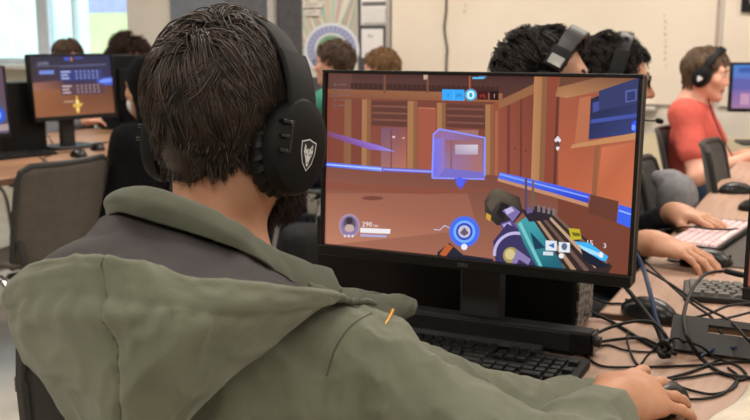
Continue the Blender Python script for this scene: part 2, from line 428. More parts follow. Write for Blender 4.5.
def hand_ops(side=1, curl=0.5, spread=0.12, k=0.004, r=1.0):
    ops = [rc((-.022, .030, 0), (-.026, .086, .002), .0155 * r, .0125 * r, k=.02), rc((0, .02, .001), (-.004, .092, .004), .017 * r, .0130 * r, k=.02), rc((.016, .026, 0), (.016, .088, .002), .0155 * r, .0122 * r, k=.02),
           rc((.026, .03, -.002), (.034, .080, -.003), .0140 * r, .0110 * r, k=.02), rc((0, -.01, 0), (0, .035, 0), .023 * r, .022 * r, k=.02), rc((-.018, .02, -.008), (-.030, .045, -.012), .016 * r, .013 * r, k=.02)]
    F = [(-.027, .090, .043, .026, .020, .0092, -1.0), (-.0065, .096, .047, .029, .021, .0094, -0.2), (.0155, .092, .044, .027, .021, .0090, .5), (.0345, .082, .034, .021, .018, .0080, 1.2)]
    for x, y, l1, l2, l3, rr, sp in F:
        p = np.array([x, y, .002]); a = -0.12 - 0.35 * curl; s = sp * spread; rr = rr * r
        for li, (L, da, r0, r1) in enumerate(((l1, 0, 1.06, .98), (l2, -.75 * curl, .98, .9), (l3, -.55 * curl, .9, .74))):
            a += da; q = p + L * np.array([math.sin(s) * math.cos(a), math.cos(s) * math.cos(a), math.sin(a)])
            ops.append(rc(p, q, rr * r0, rr * r1, k=k if li == 0 else .004)); p = q
    t = [(-.026, .028, -.008), (-.046, .056, -.018), (-.052, .086, -.024), (-.047, .108, -.030)]
    for i in range(3): ops.append(rc(t[i], t[i + 1], (.0145, .0115, .0100)[i] * r, (.0115, .0100, .0080)[i] * r, k=(.012, .004, .004)[i]))
    if side < 0:
        o2 = []
        for o in ops: o2.append(('rc', o[1] * [-1, 1, 1], o[2] * [-1, 1, 1]) + o[3:])
        ops = o2
    return ops
def frame(fwd, up=(0, 0, 1)):
    f = Vector(fwd).normalized(); r = f.cross(Vector(up)).normalized(); u = r.cross(f)
    return Matrix(((r.x, f.x, u.x, 0), (r.y, f.y, u.y, 0), (r.z, f.z, u.z, 0), (0, 0, 0, 1)))
def ik(S, W, L1, L2, pole):
    S, W = np.array(S, float), np.array(W, float); d = W - S; L = np.linalg.norm(d); L = min(L, (L1 + L2) * .999); u = d / np.linalg.norm(d)
    a = (L1 * L1 - L2 * L2 + L * L) / (2 * L); hgt = math.sqrt(max(L1 * L1 - a * a, 0)); p = np.array(pole, float); p -= u * p.dot(u); p /= np.linalg.norm(p)
    return S + u * a + p * hgt
SC, SR = np.array([0, -.012, .031]), np.array([.0745, .0955, .0875])
def strands(N, length, thick, crown=(0, -.6, .8), seed=1, rad=.0006, segs=8, clumps=300, conv=.75, wr=.35, grav=.35, sweep=(0, 0, 0), curl=0.0, turns=3.0, zmin=None, lift=1.0, frizz=0.0, hug=0.35, topgain=0.0):
    g = np.random.default_rng(seed); c0 = np.array(crown, float); c0 /= np.linalg.norm(c0)
    def roots(n):
        out = []
        while sum(len(x) for x in out) < n:
            d = g.normal(size=(4 * n, 3)); d /= np.linalg.norm(d, axis=1)[:, None]; p = SC + d * SR
            phi = np.degrees(np.abs(np.arctan2(d[:, 0], d[:, 1])))
            zm = np.interp(phi, [0, 30, 60, 85, 100, 120, 180], zmin or [.088, .084, .05, .015, .01, -.02, -.045])
            out.append(d[p[:, 2] > zm])
        return np.concatenate(out)[:n]
    dr, dc = roots(N), roots(clumps)
    near = np.concatenate([np.argmax(dr[i:i + 2000] @ dc.T, 1) for i in range(0, N, 2000)])
    def march(d, rnd, lay):
        p = SC + d * SR * 1.0; out = [p.copy()]
        L = (length(d) if callable(length) else np.full(len(d), length)) * (0.75 + 0.35 * lay); st = L / segs
        for k in range(1, segs + 1):
            s = k / segs; q = (p - SC) / SR; m = np.linalg.norm(q, axis=1)[:, None]; nn = q / m / SR; nn /= np.linalg.norm(nn, axis=1)[:, None]
            dn = q / m; aw = dn * (dn @ c0)[:, None] - c0; aw /= np.linalg.norm(aw, axis=1)[:, None] + 1e-6; pole_ = np.clip((dn @ c0 - .90) / .09, 0, 1)[:, None]; aw = aw * (1 - .5 * pole_) + pole_ * rnd * .5
            top = np.clip(dn[:, 2:3] * 1.5, 0, 1)
            t = aw + grav * np.array([0, 0, -1.0]) * (1.2 - top) + np.array(sweep) * top + rnd * wr
            low = np.clip((SC[2] - .02 - p[:, 2:3]) / .05, 0, 1)
            t = t * (1 - low) + low * (np.array([0, 0, -1.0]) + rnd * wr * .5 - nn * hug); t -= nn * (t * nn).sum(1)[:, None] * (1 - low)
            t /= np.linalg.norm(t, axis=1)[:, None] + 1e-9; p = p + t * st[:, None]
            q = (p - SC) / SR; m = np.linalg.norm(q, axis=1)[:, None]; surf = SC + q / m * SR
            off = thick * (1 + topgain * np.clip(q[:, 2:3] / m, 0, 1) ** 2) * (0.25 + 0.75 * lay[:, None]) * min(1, s * 3.5 + .15) * lift; tgt = surf + nn * off
            p = p * low + tgt * (1 - low); out.append(p.copy())
        return np.stack(out, 1)
    rc_ = g.normal(size=(clumps, 3)); lc = g.random(clumps)
    G = march(dc, rc_, lc); lay = np.clip(lc[near] + g.normal(size=N) * .15, 0, 1)
    P = march(dr, rc_[near] * .8 + g.normal(size=(N, 3)) * .35, lay)
    s = np.linspace(0, 1, segs + 1)[None, :, None]
    P = P + (G[near] - P) * (conv * s ** 1.3) + g.normal(size=(N, 1, 3)) * .002 * s
    if curl:
        ph = g.random(clumps)[near][:, None, None] * 6.28 + g.normal(size=(N, 1, 1)) * .5; a = ph + s * turns * 6.28
        P = P + curl * s ** .5 * np.concatenate([np.cos(a), np.sin(a), np.cos(a * .7 + 1)], 2)
    if frizz: P = P + np.cumsum(g.normal(size=P.shape), 1) * frizz
    return P
def ribbon(P, rad, seed=0):          # three-sided tapering strands
    g = np.random.default_rng(seed); N, S, _ = P.shape
    t = np.gradient(P, axis=1); t /= np.linalg.norm(t, axis=2)[..., None] + 1e-12
    rv = g.normal(size=(N, 1, 3)); a = np.cross(t, rv); a /= np.linalg.norm(a, axis=2)[..., None] + 1e-12; b = np.cross(t, a)
    w = rad * (1 - .75 * np.linspace(0, 1, S) ** 2)[None, :, None] * (0.7 + .6 * g.random((N, 1, 1)))
    V = np.stack([P + w * (math.cos(x) * a + math.sin(x) * b) for x in (0, 2.094, 4.189)], 2).reshape(-1, 3)
    base = (np.arange(N)[:, None] * S + np.arange(S - 1)[None, :]) * 3; base = base.ravel()
    Q = np.concatenate([np.stack([base + i, base + (i + 1) % 3, base + 3 + (i + 1) % 3, base + 3 + i], 1) for i in range(3)])
    return V, Q
def hair_obj(parent, MH, m, cap=.006, rad=.0008, name='hair', seed=1, capops=None, extra=None, **kw):
    P = strands(seed=seed, **kw); sh = P.shape; Mh = np.array(MH)
    P = (P.reshape(-1, 3) @ Mh[:3, :3].T + Mh[:3, 3]).reshape(sh)
    V, Q = ribbon(P, rad, seed)
    ops = capops or [el(SC, SR + cap - .004, k=.01), rc((0, -.065, -.0), (0, -.068, -.035), .04, .03, k=.03), sub_el((0, .115, -.045), (.13, .11, .125), k=.02), sub_el((0, .03, -.10), (.13, .075, .095), k=.02)]
    cv, cq = mesh_ops(xops(ops, MH), .006)
    V = np.concatenate([cv, V]); Q = np.concatenate([cq, Q + len(cv)])
    if extra is not None: Q = np.concatenate([Q, extra[1] + len(V)]); V = np.concatenate([V, extra[0]])
    return fast_obj(name, V, Q, m, parent)
_tab = np.random.default_rng(77).random(4096)
def vnoise(P, f, seed=0):
    q = P * f + seed * 17.3; i = np.floor(q).astype(np.int64); u = q - i; u = u * u * (3 - 2 * u)
    def hsh(a, b, c): return _tab[(a * 73856093 ^ b * 19349663 ^ c * 83492791) & 4095]
    x, y, z = i[..., 0], i[..., 1], i[..., 2]; ux, uy, uz = u[..., 0], u[..., 1], u[..., 2]; r = 0
    for dx in (0, 1):
        for dy in (0, 1):
            for dz in (0, 1):
                r = r + hsh(x + dx, y + dy, z + dz) * (ux if dx else 1 - ux) * (uy if dy else 1 - uy) * (uz if dz else 1 - uz)
    return r
def ridged(P, f, seed=0):            # soft cloth creases
    w = P + .35 / f * np.stack([vnoise(P, f * .8, seed + k + 1) for k in range(3)], -1)
    return 1 - np.abs(2 * vnoise(w, f, seed) - 1) ** .7 * 1.0
def wrinkle(P, A, f=1.0, ph=0.0):
    Q = P * np.array([1.0, 1.0, .75]); sd = int(abs(ph) * 10) + 1
    return A * ((ridged(Q, 11 * f, sd) - .55) * 1.5 + (ridged(Q, 25 * f, sd + 5) - .55) * .7 + (vnoise(P, 60 * f, sd) - .5) * .2)

# a seated person; local frame: +y forward, +x to the person's right, z up
def person(label, head, yaw, hy=0.0, hp=0.0, hr=0.0, skin=SKIN, shirt=None, sleeve='long', trousers=None, shoes=None, hands=((.2, .5, .77), (-.2, .5, .77)), hips=-.12, legs=True, res=.005, nose=1.0, scale=1.0, curl=(.5, .5), name='person',
           shirt_name='shirt', pole=((.5, -.3, -1), (-.5, -.3, -1)), hand_yaw=(0, 0), hand_dz=(0, 0), extra_shirt=None, shirt_disp=None, make_shirt=True, eyes=True, jaw=1.0, seat_z=.47, wide=1.0, group=None, knees=.40, drop=0.0, nb=.045, nz=.145, spread=(.12, .12), hand_roll=(0, 0)):
    t = thing(name, label, 'person', (head[0], head[1], 0), 0, group)
    Rb = np.array(RZ(yaw))[:3, :3]; O = np.array([head[0], head[1], 0.0]); hz = head[2]
    L = lambda p: Rb @ np.array(p, float) + O
    MH = T(*head) @ RZ(yaw + hy) @ RX(hp) @ RY(hr); mh = np.array(MH)
    sc = scale
    N = np.array([0, -nb, hz - nz]); hipc = np.array([0, hips, seat_z + .09]); chest = N * .62 + hipc * .38
    body = xops(head_ops(jaw, nose), MH)
    nk0 = (mh @ np.array([0, -.022, -.05, 1]))[:3]
    body += [rc(nk0, L(N + [0, 0, -.02]), .052, .058, k=.04)]
    Sh = [L(N + [s * .178 * wide, .0, -.055 - drop]) for s in (1, -1)]
    core = [rc(L(N + [0, .0, -.11]), L(hipc), .075, .10, k=.06), rc(L(N + [.02, 0, -.03]), Sh[0], .05, .05, k=.06), rc(L(N + [-.02, 0, -.03]), Sh[1], .05, .05, k=.06)]
    body += core
    arms = []; Wr = []; El = []
    for i, s in enumerate((1, -1)):
        W = L(hands[i]); E = ik(Sh[i], W, .29, .255, Rb @ np.array(pole[i], float)); El.append(E); Wr.append(W)
        arms.append([rc(Sh[i], E, .050, .041, k=.03), rc(E, E * .6 + W * .4, .041, .040, k=.02), rc(E * .6 + W * .4, W, .040, .027, k=.02)])
        body += arms[-1]
        fw = Vector((W - E)); fw.z *= .25; fw = RZ(hand_yaw[i]) @ fw.normalized(); fw = Vector((fw.x, fw.y, hand_dz[i]))
        MH2 = Matrix.Translation(Vector(W) - fw.normalized() * .008) @ frame(fw) @ RY(hand_roll[i])
        body += xops(hand_ops(s, curl[i], spread[i]), MH2)
    V, Q = mesh_ops(body, res)
    # lips as a second skin tone on the same mesh
    lv = (V - mh[:3, 3]) @ mh[:3, :3]
    fc = lv[Q].mean(1); fm = ((np.abs(fc[:, 0]) < .026) & (fc[:, 1] > .080) & (fc[:, 2] < -.049) & (fc[:, 2] > -.075) & (np.abs(fc[:, 2] + .062) < .014 - .35 * np.abs(fc[:, 0]))).astype(int)
    extra = []
    if eyes:
        for s in (1, -1):
            e, f = sphere((s * .032, .0790, .010), .0115, 12, 8); extra.append((e @ mh[:3, :3].T + mh[:3, 3], f, 2))
            e, f = sphere((s * .032, .0860, .010), (.0062, .0052, .0062), 10, 6); extra.append((e @ mh[:3, :3].T + mh[:3, 3], f, 3))
    VV = V.tolist(); FF = [tuple(q) for q in Q.tolist()]; FM = fm.tolist()
    for e, f, mi in extra: n = len(VV); VV += e.tolist(); FF += [tuple(i + n for i in q) for q in f]; FM += [mi] * len(f)
    b = obj('body', (np.array(VV), FF), [skin, LIPS, EYEW, EYED], t, world=True, fm=FM, angle=0)
    info = dict(t=t, MH=MH, mh=mh, L=L, Rb=Rb, N=N, hipc=hipc, Sh=Sh, El=El, Wr=Wr, core=core, arms=arms, body=(V, Q))
    if shirt is not None and make_shirt:
        ops = [el(L(chest + [0, .02, -.03]), (.165 * wide, .112, .18), Rb, k=.06), el(L(hipc + [0, .03, .05]), (.165 * wide, .125, .15), Rb, k=.08),
               rc(L(N + [.05, -.0, -.045 - drop * 1.5]), Sh[0], .05, .064, k=.05), rc(L(N + [-.05, -.0, -.045 - drop * 1.5]), Sh[1], .05, .064, k=.05)]
        for i in range(2):
            S, E, W = Sh[i], El[i], Wr[i]
            if sleeve == 'long': ops += [rc(S, E, .067 if not extra_shirt else .05, .056, k=.05), rc(E, E * (.36 if extra_shirt else .2) + W * (.64 if extra_shirt else .8), .056, .040, k=.03)]
            else: ops += [rc(S, S * .42 + E * .58, .067, .066, k=.05), ]
        ops += extra_shirt(info) if extra_shirt else []
        if not extra_shirt: ops += [el(L(N + [0, .0, -.025]), (.078, .072, .05), Rb, k=.04)]
        ops += [sub_el(L(N + [0, .012, .03]), (.066, .072, .055), Rb, k=.01)]
        if sleeve != 'long':
            for i in range(2):
                S, E = Sh[i], El[i]; d = E - S
        sv, sq = mesh_ops(ops, res, shirt_disp or (lambda P: wrinkle(P, .0035, 1.0, yaw)))
        info['shirt'] = fast_obj(shirt_name, sv, sq, shirt, t)
    if legs:
        tro = [el(L(hipc + [0, .02, -.01]), (.165 * wide, .14, .11), Rb, k=.06)]
        for s in (1, -1):
            H = L(hipc + [s * .085, .02, -.02]); K = L([s * .12, hips + .02 + knees, seat_z + .05]); A = L([s * .12, hips + knees - .03, .11])
            tro += [rc(H, K, .088, .066, k=.05), rc(K, A, .064, .052, k=.03)]
        tv, tq = mesh_ops(tro, .007, lambda P: wrinkle(P, .003)); fast_obj('trousers', tv, tq, trousers or BLACK_M, t)
        for s in (1, -1):
            A = [s * .12, hips + knees - .03, .06]
            so = [rc(L([A[0], A[1] - .02, .045]), L([A[0] * 1.15, A[1] + .15, .036]), .044, .034, k=.03), rc(L([A[0], A[1] - .01, .06]), L([A[0], A[1], .12]), .042, .045, k=.03), cut((0, 0, 0.002), (0, 0, -1))]
            v, q = mesh_ops(so, .007); fast_obj('shoe', v, q, shoes or DGREY, t)
    return info
def brow(info, m, name='eyebrows'):
    parts = []
    for s in (1, -1):
        parts.append(tube([(s * .014, .0915, .027), (s * .030, .0905, .032), (s * .047, .078, .029)], [.0032, .0042, .0022], 6, 4))
    v, f = join(*parts); mh = info['mh']; obj(name, (v @ mh[:3, :3].T + mh[:3, 3], f), m, info['t'], world=True)
def glasses(info, m):
    mh = info['mh']; pr = []
    for s in (1, -1):
        pr.append(tube([(s * .033 + .022 * math.cos(a), .101 - .004 * abs(math.cos(a)), .008 + .017 * math.sin(a)) for a in np.linspace(0, 6.283, 19)], .0022, 6))
        pr.append(tube([(s * .055, .098, .014), (s * .074, .07, .014), (s * .082, -.0, .010), (s * .083, -.015, -.008)], .0022, 6, 4))
    pr.append(tube([(-.011, .101, .012), (0, .104, .014), (.011, .101, .012)], .002, 6, 3))
    v, f = join(*pr); obj('glasses', (v @ mh[:3, :3].T + mh[:3, 3], f), m, info['t'], world=True)

# over-ear headset in head coordinates -> a thing of its own
def headset(label, MH, shell=BLACK_M, band_m=None, slider=None, cup_r=.050, mic=None, emblem=False, tilt=0.0, band_r=(.098, .122), w=.040, group=None, big=1.0, band_c=(0, -.005, -.01), logo=None, swivel=0.0):
    mh = np.array(MH); t = thing('headset', label, 'headset', mh[:3, 3], 0, group); Mt = MH @ T(*band_c) @ RX(tilt)
    def put(name, vf, m, par=t, **k):
        v = np.asarray(vf[0]); M = np.array(Mt); return obj(name, (v @ M[:3, :3].T + M[:3, 3] - np.array(t.location), vf[1]), m, par, **k)
    # band: arch in the xz plane, rounded rectangular section
    def arch(rx, rz, th, wd, a0, a1, n=36, yoff=0.0, taper=.75):
        V, Fc = [], []; sec = rrect(wd, th, min(wd, th) * .42, 3); ns = len(sec)
        for i in range(n + 1):
            a = R(a0 + (a1 - a0) * i / n); e = abs(math.cos(a)); ww = 1 - (1 - taper) * e
            c = np.array([rx * math.cos(a), yoff, rz * math.sin(a)]); nr = np.array([math.cos(a) / rx, 0, math.sin(a) / rz]); nr /= np.linalg.norm(nr)
            for p in sec: V.append(c + np.array([0, 1, 0]) * p[0] * ww + nr * p[1])
        for i in range(n):
            for j in range(ns): Fc.append((i * ns + j, i * ns + (j + 1) % ns, (i + 1) * ns + (j + 1) % ns, (i + 1) * ns + j))
        Fc += [tuple(range(ns - 1, -1, -1)), tuple(range(n * ns, (n + 1) * ns))]
        return np.array(V), Fc
    hz = band_r[1] + .01
    put('headband', arch(band_r[0], hz, .009, w, 25, 155), band_m or shell)
    put('headband_padding', arch(band_r[0] - .006, hz - .008, .010, w * .85, 45, 135), LEATHER)
    for s in (1, -1):
        a0, a1 = (22 if slider else 2, 42)
        if s < 0: a0, a1 = 180 - a1, 180 - a0
        y = put('yoke', arch(band_r[0] + .006, hz + .004, .008, w * 1.12, a0, a1, 12, 0, .9), shell)
        if slider: put('slider', arch(band_r[0] + .008, hz + .006, .008, w * .80, *((24, 33) if s > 0 else (147, 156)), 6, 0, .9), slider)['label'] = 'silver slider'
        prof = [(.0, -.004), (cup_r * .80, -.004), (cup_r, .004), (cup_r * 1.0, .016), (cup_r * .93, .024), (cup_r * .70, .030), (cup_r * .3, .032), (0, .032)]
        v, f = lathe([(max(r, .0004), z) for r, z in prof], 36)
        v = v * np.array([.86, 1.16, 1]) * big; Mc = np.array(T(s * (band_r[0] - .012), .002, -.012) @ RZ(-s * swivel) @ RY(s * R(90)) @ RZ(R(90) if s > 0 else R(-90)))
        cu = put('ear_cup', (v @ Mc[:3, :3].T + Mc[:3, 3], f), shell)
        V, Fc = [], []; n = 48       # ribbed cushion
        for i in range(n):
            a = 2 * math.pi * i / n; rb = .0028 * (abs(math.sin(a * 12)))
            for j in range(10):
                b = 2 * math.pi * j / 10; rr = cup_r * .78 + (.0125 + rb) * math.cos(b) * 1.0
                V.append((rr * math.cos(a) * .86 * big, rr * math.sin(a) * 1.16 * big, -.013 + (.0115 + rb) * math.sin(b)))
        for i in range(n):
            for j in range(10): Fc.append((i * 10 + j, ((i + 1) % n) * 10 + j, ((i + 1) % n) * 10 + (j + 1) % 10, i * 10 + (j + 1) % 10))
        put('ear_cushion', (np.array(V) @ Mc[:3, :3].T + Mc[:3, 3], Fc), LEATHER)
        if emblem or logo:
            A = Art(lambda p: (p[0], p[1]), .00018)
            wht, blk = (205, 208, 210), (14, 14, 15)
            if emblem:
                sh = [(0, -1.5), (.55, -1.32), (.95, -1.22), (.92, -.2), (.62, .85), (0, 1.6), (-.62, .85), (-.92, -.2), (-.95, -1.22), (-.55, -1.32)]
                S = .0118; A.poly([(x * S, y * S) for x, y in sh], wht); A.poly([(x * S * .90, y * S * .92) for x, y in sh], blk)
                wolf = [(-.50, -1.0), (-.16, -.55), (.16, -.55), (.50, -1.0), (.58, -.25), (.40, .15), (.22, .55), (.14, 1.0), (0, 1.15), (-.14, 1.0), (-.22, .55), (-.40, .15), (-.58, -.25)]
                A.poly([(x * S, y * S) for x, y in wolf], wht)
                for q in ([(-.42, -.18), (-.12, .05), (-.14, .16), (-.34, .02)], [(.42, -.18), (.12, .05), (.14, .16), (.34, .02)], [(-.1, .72), (.1, .72), (0, .9)], [(-.05, -.5), (.05, -.5), (.02, .0), (-.02, .0)], [(-.40, -.78), (-.22, -.5), (-.36, -.42)], [(.40, -.78), (.22, -.5), (.36, -.42)]):
                    A.poly([(x * S, y * S) for x, y in q], blk)
            else:
                S = logo; A.ell(-.35 * S, -.2 * S, .42 * S, .42 * S, wht, 12); A.ell(.35 * S, -.2 * S, .42 * S, .42 * S, wht, 12); A.poly([(-.75 * S, 0), (.75 * S, 0), (0, 1.0 * S)], wht)
            A.mp = lambda p: (p[0], p[1])
            n = len(A.V); vv = np.array(A.V); vv[:, 1] *= -1; A.V = [tuple(x) for x in vv]
            (av, af), cs = A.flip(); av = np.array(av)
            Mo = np.array(T(s * (band_r[0] - .012), .002, -.012) @ RZ(-s * swivel) @ T(s * .0325, (.002 if emblem else .004), -.008) @ RZ(s * R(90)) @ RX(R(90)))
            put('emblem', (av @ Mo[:3, :3].T + Mo[:3, 3], af), mat_attr('printed_art'), cu, cols=cs, smooth=False)
            if emblem:
                Mg = np.array(T(s * (band_r[0] - .012), .002, -.012) @ RZ(-s * swivel)); gr = join(*[box((s * .026, -.030, zz), (.010, .014, .0045)) for zz in (.024, .008, -.008)], box((s * .0265, -.0235, .008), (.010, .004, .037)))
                put('control', (gr[0] @ Mg[:3, :3].T + Mg[:3, 3], gr[1]), BLACK_G, cu, bevel=.001)
    if mic is not None:
        P = [(s_ * (band_r[0] + .004), y, z) for s_, y, z in mic]
        put('microphone_boom', tube(P, .0026, 8, 6), BLACK)
        mt = P[-1]; put('microphone', sphere(mt, (.010, .012, .008), 12, 8), BLACK_M)
    return t

# ================================================================== THE SETTING
WY = 5.5
FLOOR = mat('vinyl_floor', (205, 200, 190), 0.25, spec=0.4, c2=(192, 187, 177), scale=3, detail=6)
WALL = mat('painted_wall', (214, 208, 198), 0.8, spec=0.2, c2=(210, 203, 192), scale=4)
WALL_Y = mat('painted_wall_lower', (218, 206, 178), 0.8, spec=0.2, c2=(213, 200, 170), scale=4)
WALL_GB = mat('panel_grey_blue', (118, 124, 134), 0.7, c2=(111, 117, 127), scale=8)
WALL_DG = mat('pinboard_fabric', (84, 84, 88), 0.9, spec=0.1, c2=(76, 76, 80), scale=30, bump=0.1)
CEIL = mat('ceiling_tile', (232, 229, 222), 0.9, spec=0.1, c2=(222, 219, 212), scale=40)
WB = mat('whiteboard_enamel', (218, 207, 192), 0.32, spec=0.35, c2=(212, 200, 184), scale=2)
ALU = mat('aluminium_trim', (196, 192, 186), 0.4, 0.6)
FRAMEW = mat('window_frame_paint', (205, 214, 224), 0.5, c2=(198, 207, 217))
def struct(name, vf, m, **k): return tag(obj(name, vf, m, smooth=False, **k), kind='structure')
XL, XR, YB, HC = -7.2, 3.2, -2.6, 2.75
struct('floor', box(((XL + XR) / 2, (YB + WY) / 2, -.05), (XR - XL, WY - YB, .1)), FLOOR)
struct('ceiling', box(((XL + XR) / 2, (YB + WY) / 2, HC + .05), (XR - XL, WY - YB, .1)), CEIL)
struct('wall_left', box((XL - .05, (YB + WY) / 2, HC / 2), (.1, WY - YB, HC)), WALL)
struct('wall_right', box((XR + .05, (YB + WY) / 2, HC / 2), (.1, WY - YB, HC)), WALL)
struct('wall_front', box(((XL + XR) / 2, YB - .05, HC / 2), (XR - XL + .2, .1, HC)), WALL)
wp = lambda px, py: on_y(px, py, WY)
# window opening in the back wall: from x0 to x1, sill to head
SILL = 1.07; HEAD = 2.35; wx0, wx1 = XL + .3, wp(128, 30)[0]; xm = wp(36, 30)[0]
struct('wall_back', join(box(((XL + wx0) / 2, WY + .1, HC / 2), (wx0 - XL, .2, HC)), box(((wx0 + wx1) / 2, WY + .1, SILL / 2), (wx1 - wx0, .2, SILL)),
       box(((wx0 + wx1) / 2, WY + .1, (HEAD + HC) / 2), (wx1 - wx0, .2, HC - HEAD)), box(((wx1 + XR) / 2, WY + .1, HC / 2), (XR - wx1, .2, HC))), WALL)
GLASS = mat_glass('window_glass', (236, 246, 248))
for n, (a, b) in enumerate(((wx0, xm), (xm, wx1))):
    fr = [box(((a + b) / 2, WY + .10, SILL + .025), (b - a, .07, .05)), box(((a + b) / 2, WY + .10, HEAD - .025), (b - a, .07, .05)), box((a + .03, WY + .10, (SILL + HEAD) / 2), (.06, .07, HEAD - SILL - .1)), box((b - .03, WY + .10, (SILL + HEAD) / 2), (.06, .07, HEAD - SILL - .1))]
    if n == 1: fr.append(box((wp(66, 30)[0], WY + .10, (SILL + HEAD) / 2), (.022, .05, HEAD - SILL - .1)))
    o = struct('window_%d' % (n + 1), join(*fr), FRAMEW, bevel=.004)
    tag(obj('pane', box(((a + b) / 2, WY + .10, (SILL + HEAD) / 2), (b - a - .12, .006, HEAD - SILL - .1)), GLASS, o, smooth=False))
struct('trim_1', box(((wx0 + wx1) / 2, WY - .06, SILL - .015), (wx1 - wx0 + .1, .14, .03)), mat('sill_paint', (212, 205, 196), 0.5), bevel=.004)
# grey section of the back wall with pale trims
x172, x228, x272, x279, x302, x388 = [wp(p, 5)[0] for p in (172, 228, 272, 278, 302, 388)]
struct('trim_2', box(((x172 + x228) / 2, WY - .012, 1.35), (x228 - x172, .024, 2.6)), WALL_GB)
struct('trim_3', box(((x228 + x272) / 2, WY - .018, 1.35), (x272 - x228, .036, 2.6)), mat('panel_mid_grey', (96, 98, 104), .8, c2=(90, 92, 98)))
struct('trim_4', box(((x272 + x279) / 2, WY - .03, 1.35), (x279 - x272, .06, 2.6)), mat('trim_paint', (178, 174, 170), .5))
tag(obj('pinboard', join(box(((x279 + x388) / 2, WY - .012, 1.5), (x388 - x279, .024, 1.5))), WALL_DG, bevel=.004), 'dark grey fabric pinboard holding the poster and two white sheets', 'pinboard')
struct('trim_5', box((x388 + .012, WY - .015, 1.45), (.028, .03, 1.75)), ALU)
wb = thing('whiteboard', 'large cream whiteboard on the back wall right of the grey pinboard', 'whiteboard', (0, WY, 0))
xs = wp(718, 30)[0]
obj('board', box(((x388 + .03 + xs) / 2, -.012, 1.53), (xs - x388 - .05, .02, 1.26)), WB, wb, smooth=False)
zt = wp(650, 108)[2]
obj('tray', box((wp(640, 108)[0] - .9, -.05, zt), (2.0, .10, .022)), ALU, wb, bevel=.004)
g = random.Random(4)
for (tx, ty0, ty1, n) in ((666, 14, 70, 9), (466, 4, 16, 2)):
    A = Art(lambda p: (p[0], p[1]), .0003)
    for k in range(n):
        y = ty0 + (ty1 - ty0) * k / n; h = 3.2
        pts = [(tx + g.uniform(-1.6, 1.6), y + h * i / 3) for i in range(4)]
        for p, q in zip(pts[:-1], pts[1:]): A.line(p, q, .6, (150, 142, 134))
        if k % 2: A.line((tx - 1.5, y + 1.5), (tx + 1.5, y + 1.2), .5, (150, 142, 134))
    vv = [wp(p[0], p[1]) for p in A.V]; vv = [(p[0], -.0235, p[2]) for p in vv]
    obj('marker_writing', (vv, A.F), mat_attr('printed_art'), wb, cols=A.C, smooth=False)
tag(obj('whiteboard', box(((xs + XR) / 2, WY - .012, 1.53), (XR - xs - .06, .02, 1.26)), WB, smooth=False), 'whiteboard panel at the far right of the back wall beyond the vertical joint', 'whiteboard')
struct('trim_6', box((xs - .002, WY - .012, 1.53), (.014, .026, 1.26)), mat('joint_trim', (176, 156, 146), .5))
struct('trim_7', box(((x388 + XR) / 2, WY - .004, .62), (XR - x388, .008, .22)), WALL_Y)
struct('baseboard_back', box(((x172 + XR) / 2, WY - .01, .05), (XR - x172, .02, .1)), mat('baseboard_vinyl', (70, 66, 64), .5))
c = [wp(447, -60), wp(448, 5), wp(446, 28), wp(449, 50), wp(448, 62), wp(448, 120)]
tag(obj('wall_cable', tube([(p[0], WY - .03, p[2]) for p in c], .0065, 8, 6), mat('cable_grey', (92, 86, 80), .6)), 'thin dark cable hanging down the cream whiteboard', 'cable')
# poster, calendar, notice: printed sheets pinned on the board
def sheet(name, label, cat, p0, p1, draw, y=WY - .027, group=None):
    a, b = on_y(p0[0], p0[1], y), on_y(p1[0], p1[1], y); w, h = b[0] - a[0], a[2] - b[2]
    t = thing(name, label, cat, (a[0], y, b[2]), 0, group)
    obj('paper', box((w / 2, .001, h / 2), (w, .0015, h)), mat('paper_white', (222, 220, 216), .7), t, smooth=False)
    A = Art(lambda p: ((p[0] - p0[0]) / (p1[0] - p0[0]) * w, (p1[1] - p[1]) / (p1[1] - p0[1]) * h), .0002); draw(A)
    (v, f), cs = A.flip(); v = np.array(v); obj('print', (np.stack([v[:, 0], -.0005 - v[:, 2], v[:, 1]], 1), f), mat_attr('printed_art'), t, cols=cs, smooth=False)
    return t
def d_poster(A):
    A.rect(302, -12, 358, 78, (196, 194, 184)); cx, cy = 332, 50
    cl = [(150, 170, 150), (186, 150, 150), (206, 200, 176), (150, 176, 160), (196, 176, 158), (170, 190, 170), (190, 160, 160), (208, 206, 190)]
    for i in range(26):
        a = R(180 + 180 * i / 26); b = R(180 + 180 * (i + .62) / 26)
        q = [(cx + 26 * math.cos(a), cy + 26 * math.sin(a)), (cx + 26 * math.cos(b), cy + 26 * math.sin(b)), (cx + 70 * math.cos(b), cy + 70 * math.sin(b)), (cx + 70 * math.cos(a), cy + 70 * math.sin(a))]
        q = [(min(max(x, 302.3), 357.7), min(max(y, -11), 77)) for x, y in q]; A.poly(q, cl[i % 8])
    A.ell(cx, cy, 28, 27, (206, 210, 216)); A.ell(cx, cy, 25, 24, (140, 148, 186)); A.ell(cx, cy, 17.5, 17, (196, 204, 204)); A.ell(cx, cy, 15, 14.5, (112, 152, 122)); A.ell(cx, cy, 10, 9.6, (176, 196, 140)); A.ell(cx, cy, 5, 4.8, (150, 120, 96))
    for i in range(30):
        a = R(i * 12); A.line((cx + 19 * math.cos(a), cy + 18.5 * math.sin(a)), (cx + 23.5 * math.cos(a), cy + 23 * math.sin(a)), .7, (196, 200, 214))
    for x0, y0, x1, y1 in ((304, 2, 324, 8), (306, 10, 321, 16)):
        A.rect(x0, y0, x1, y1, (206, 200, 192)); A.line((x0 + 2, y0 + 2), (x1 - 4, y0 + 2), .8, (120, 116, 116)); A.line((x0 + 2, y0 + 4), (x1 - 7, y0 + 4), .7, (140, 136, 134))
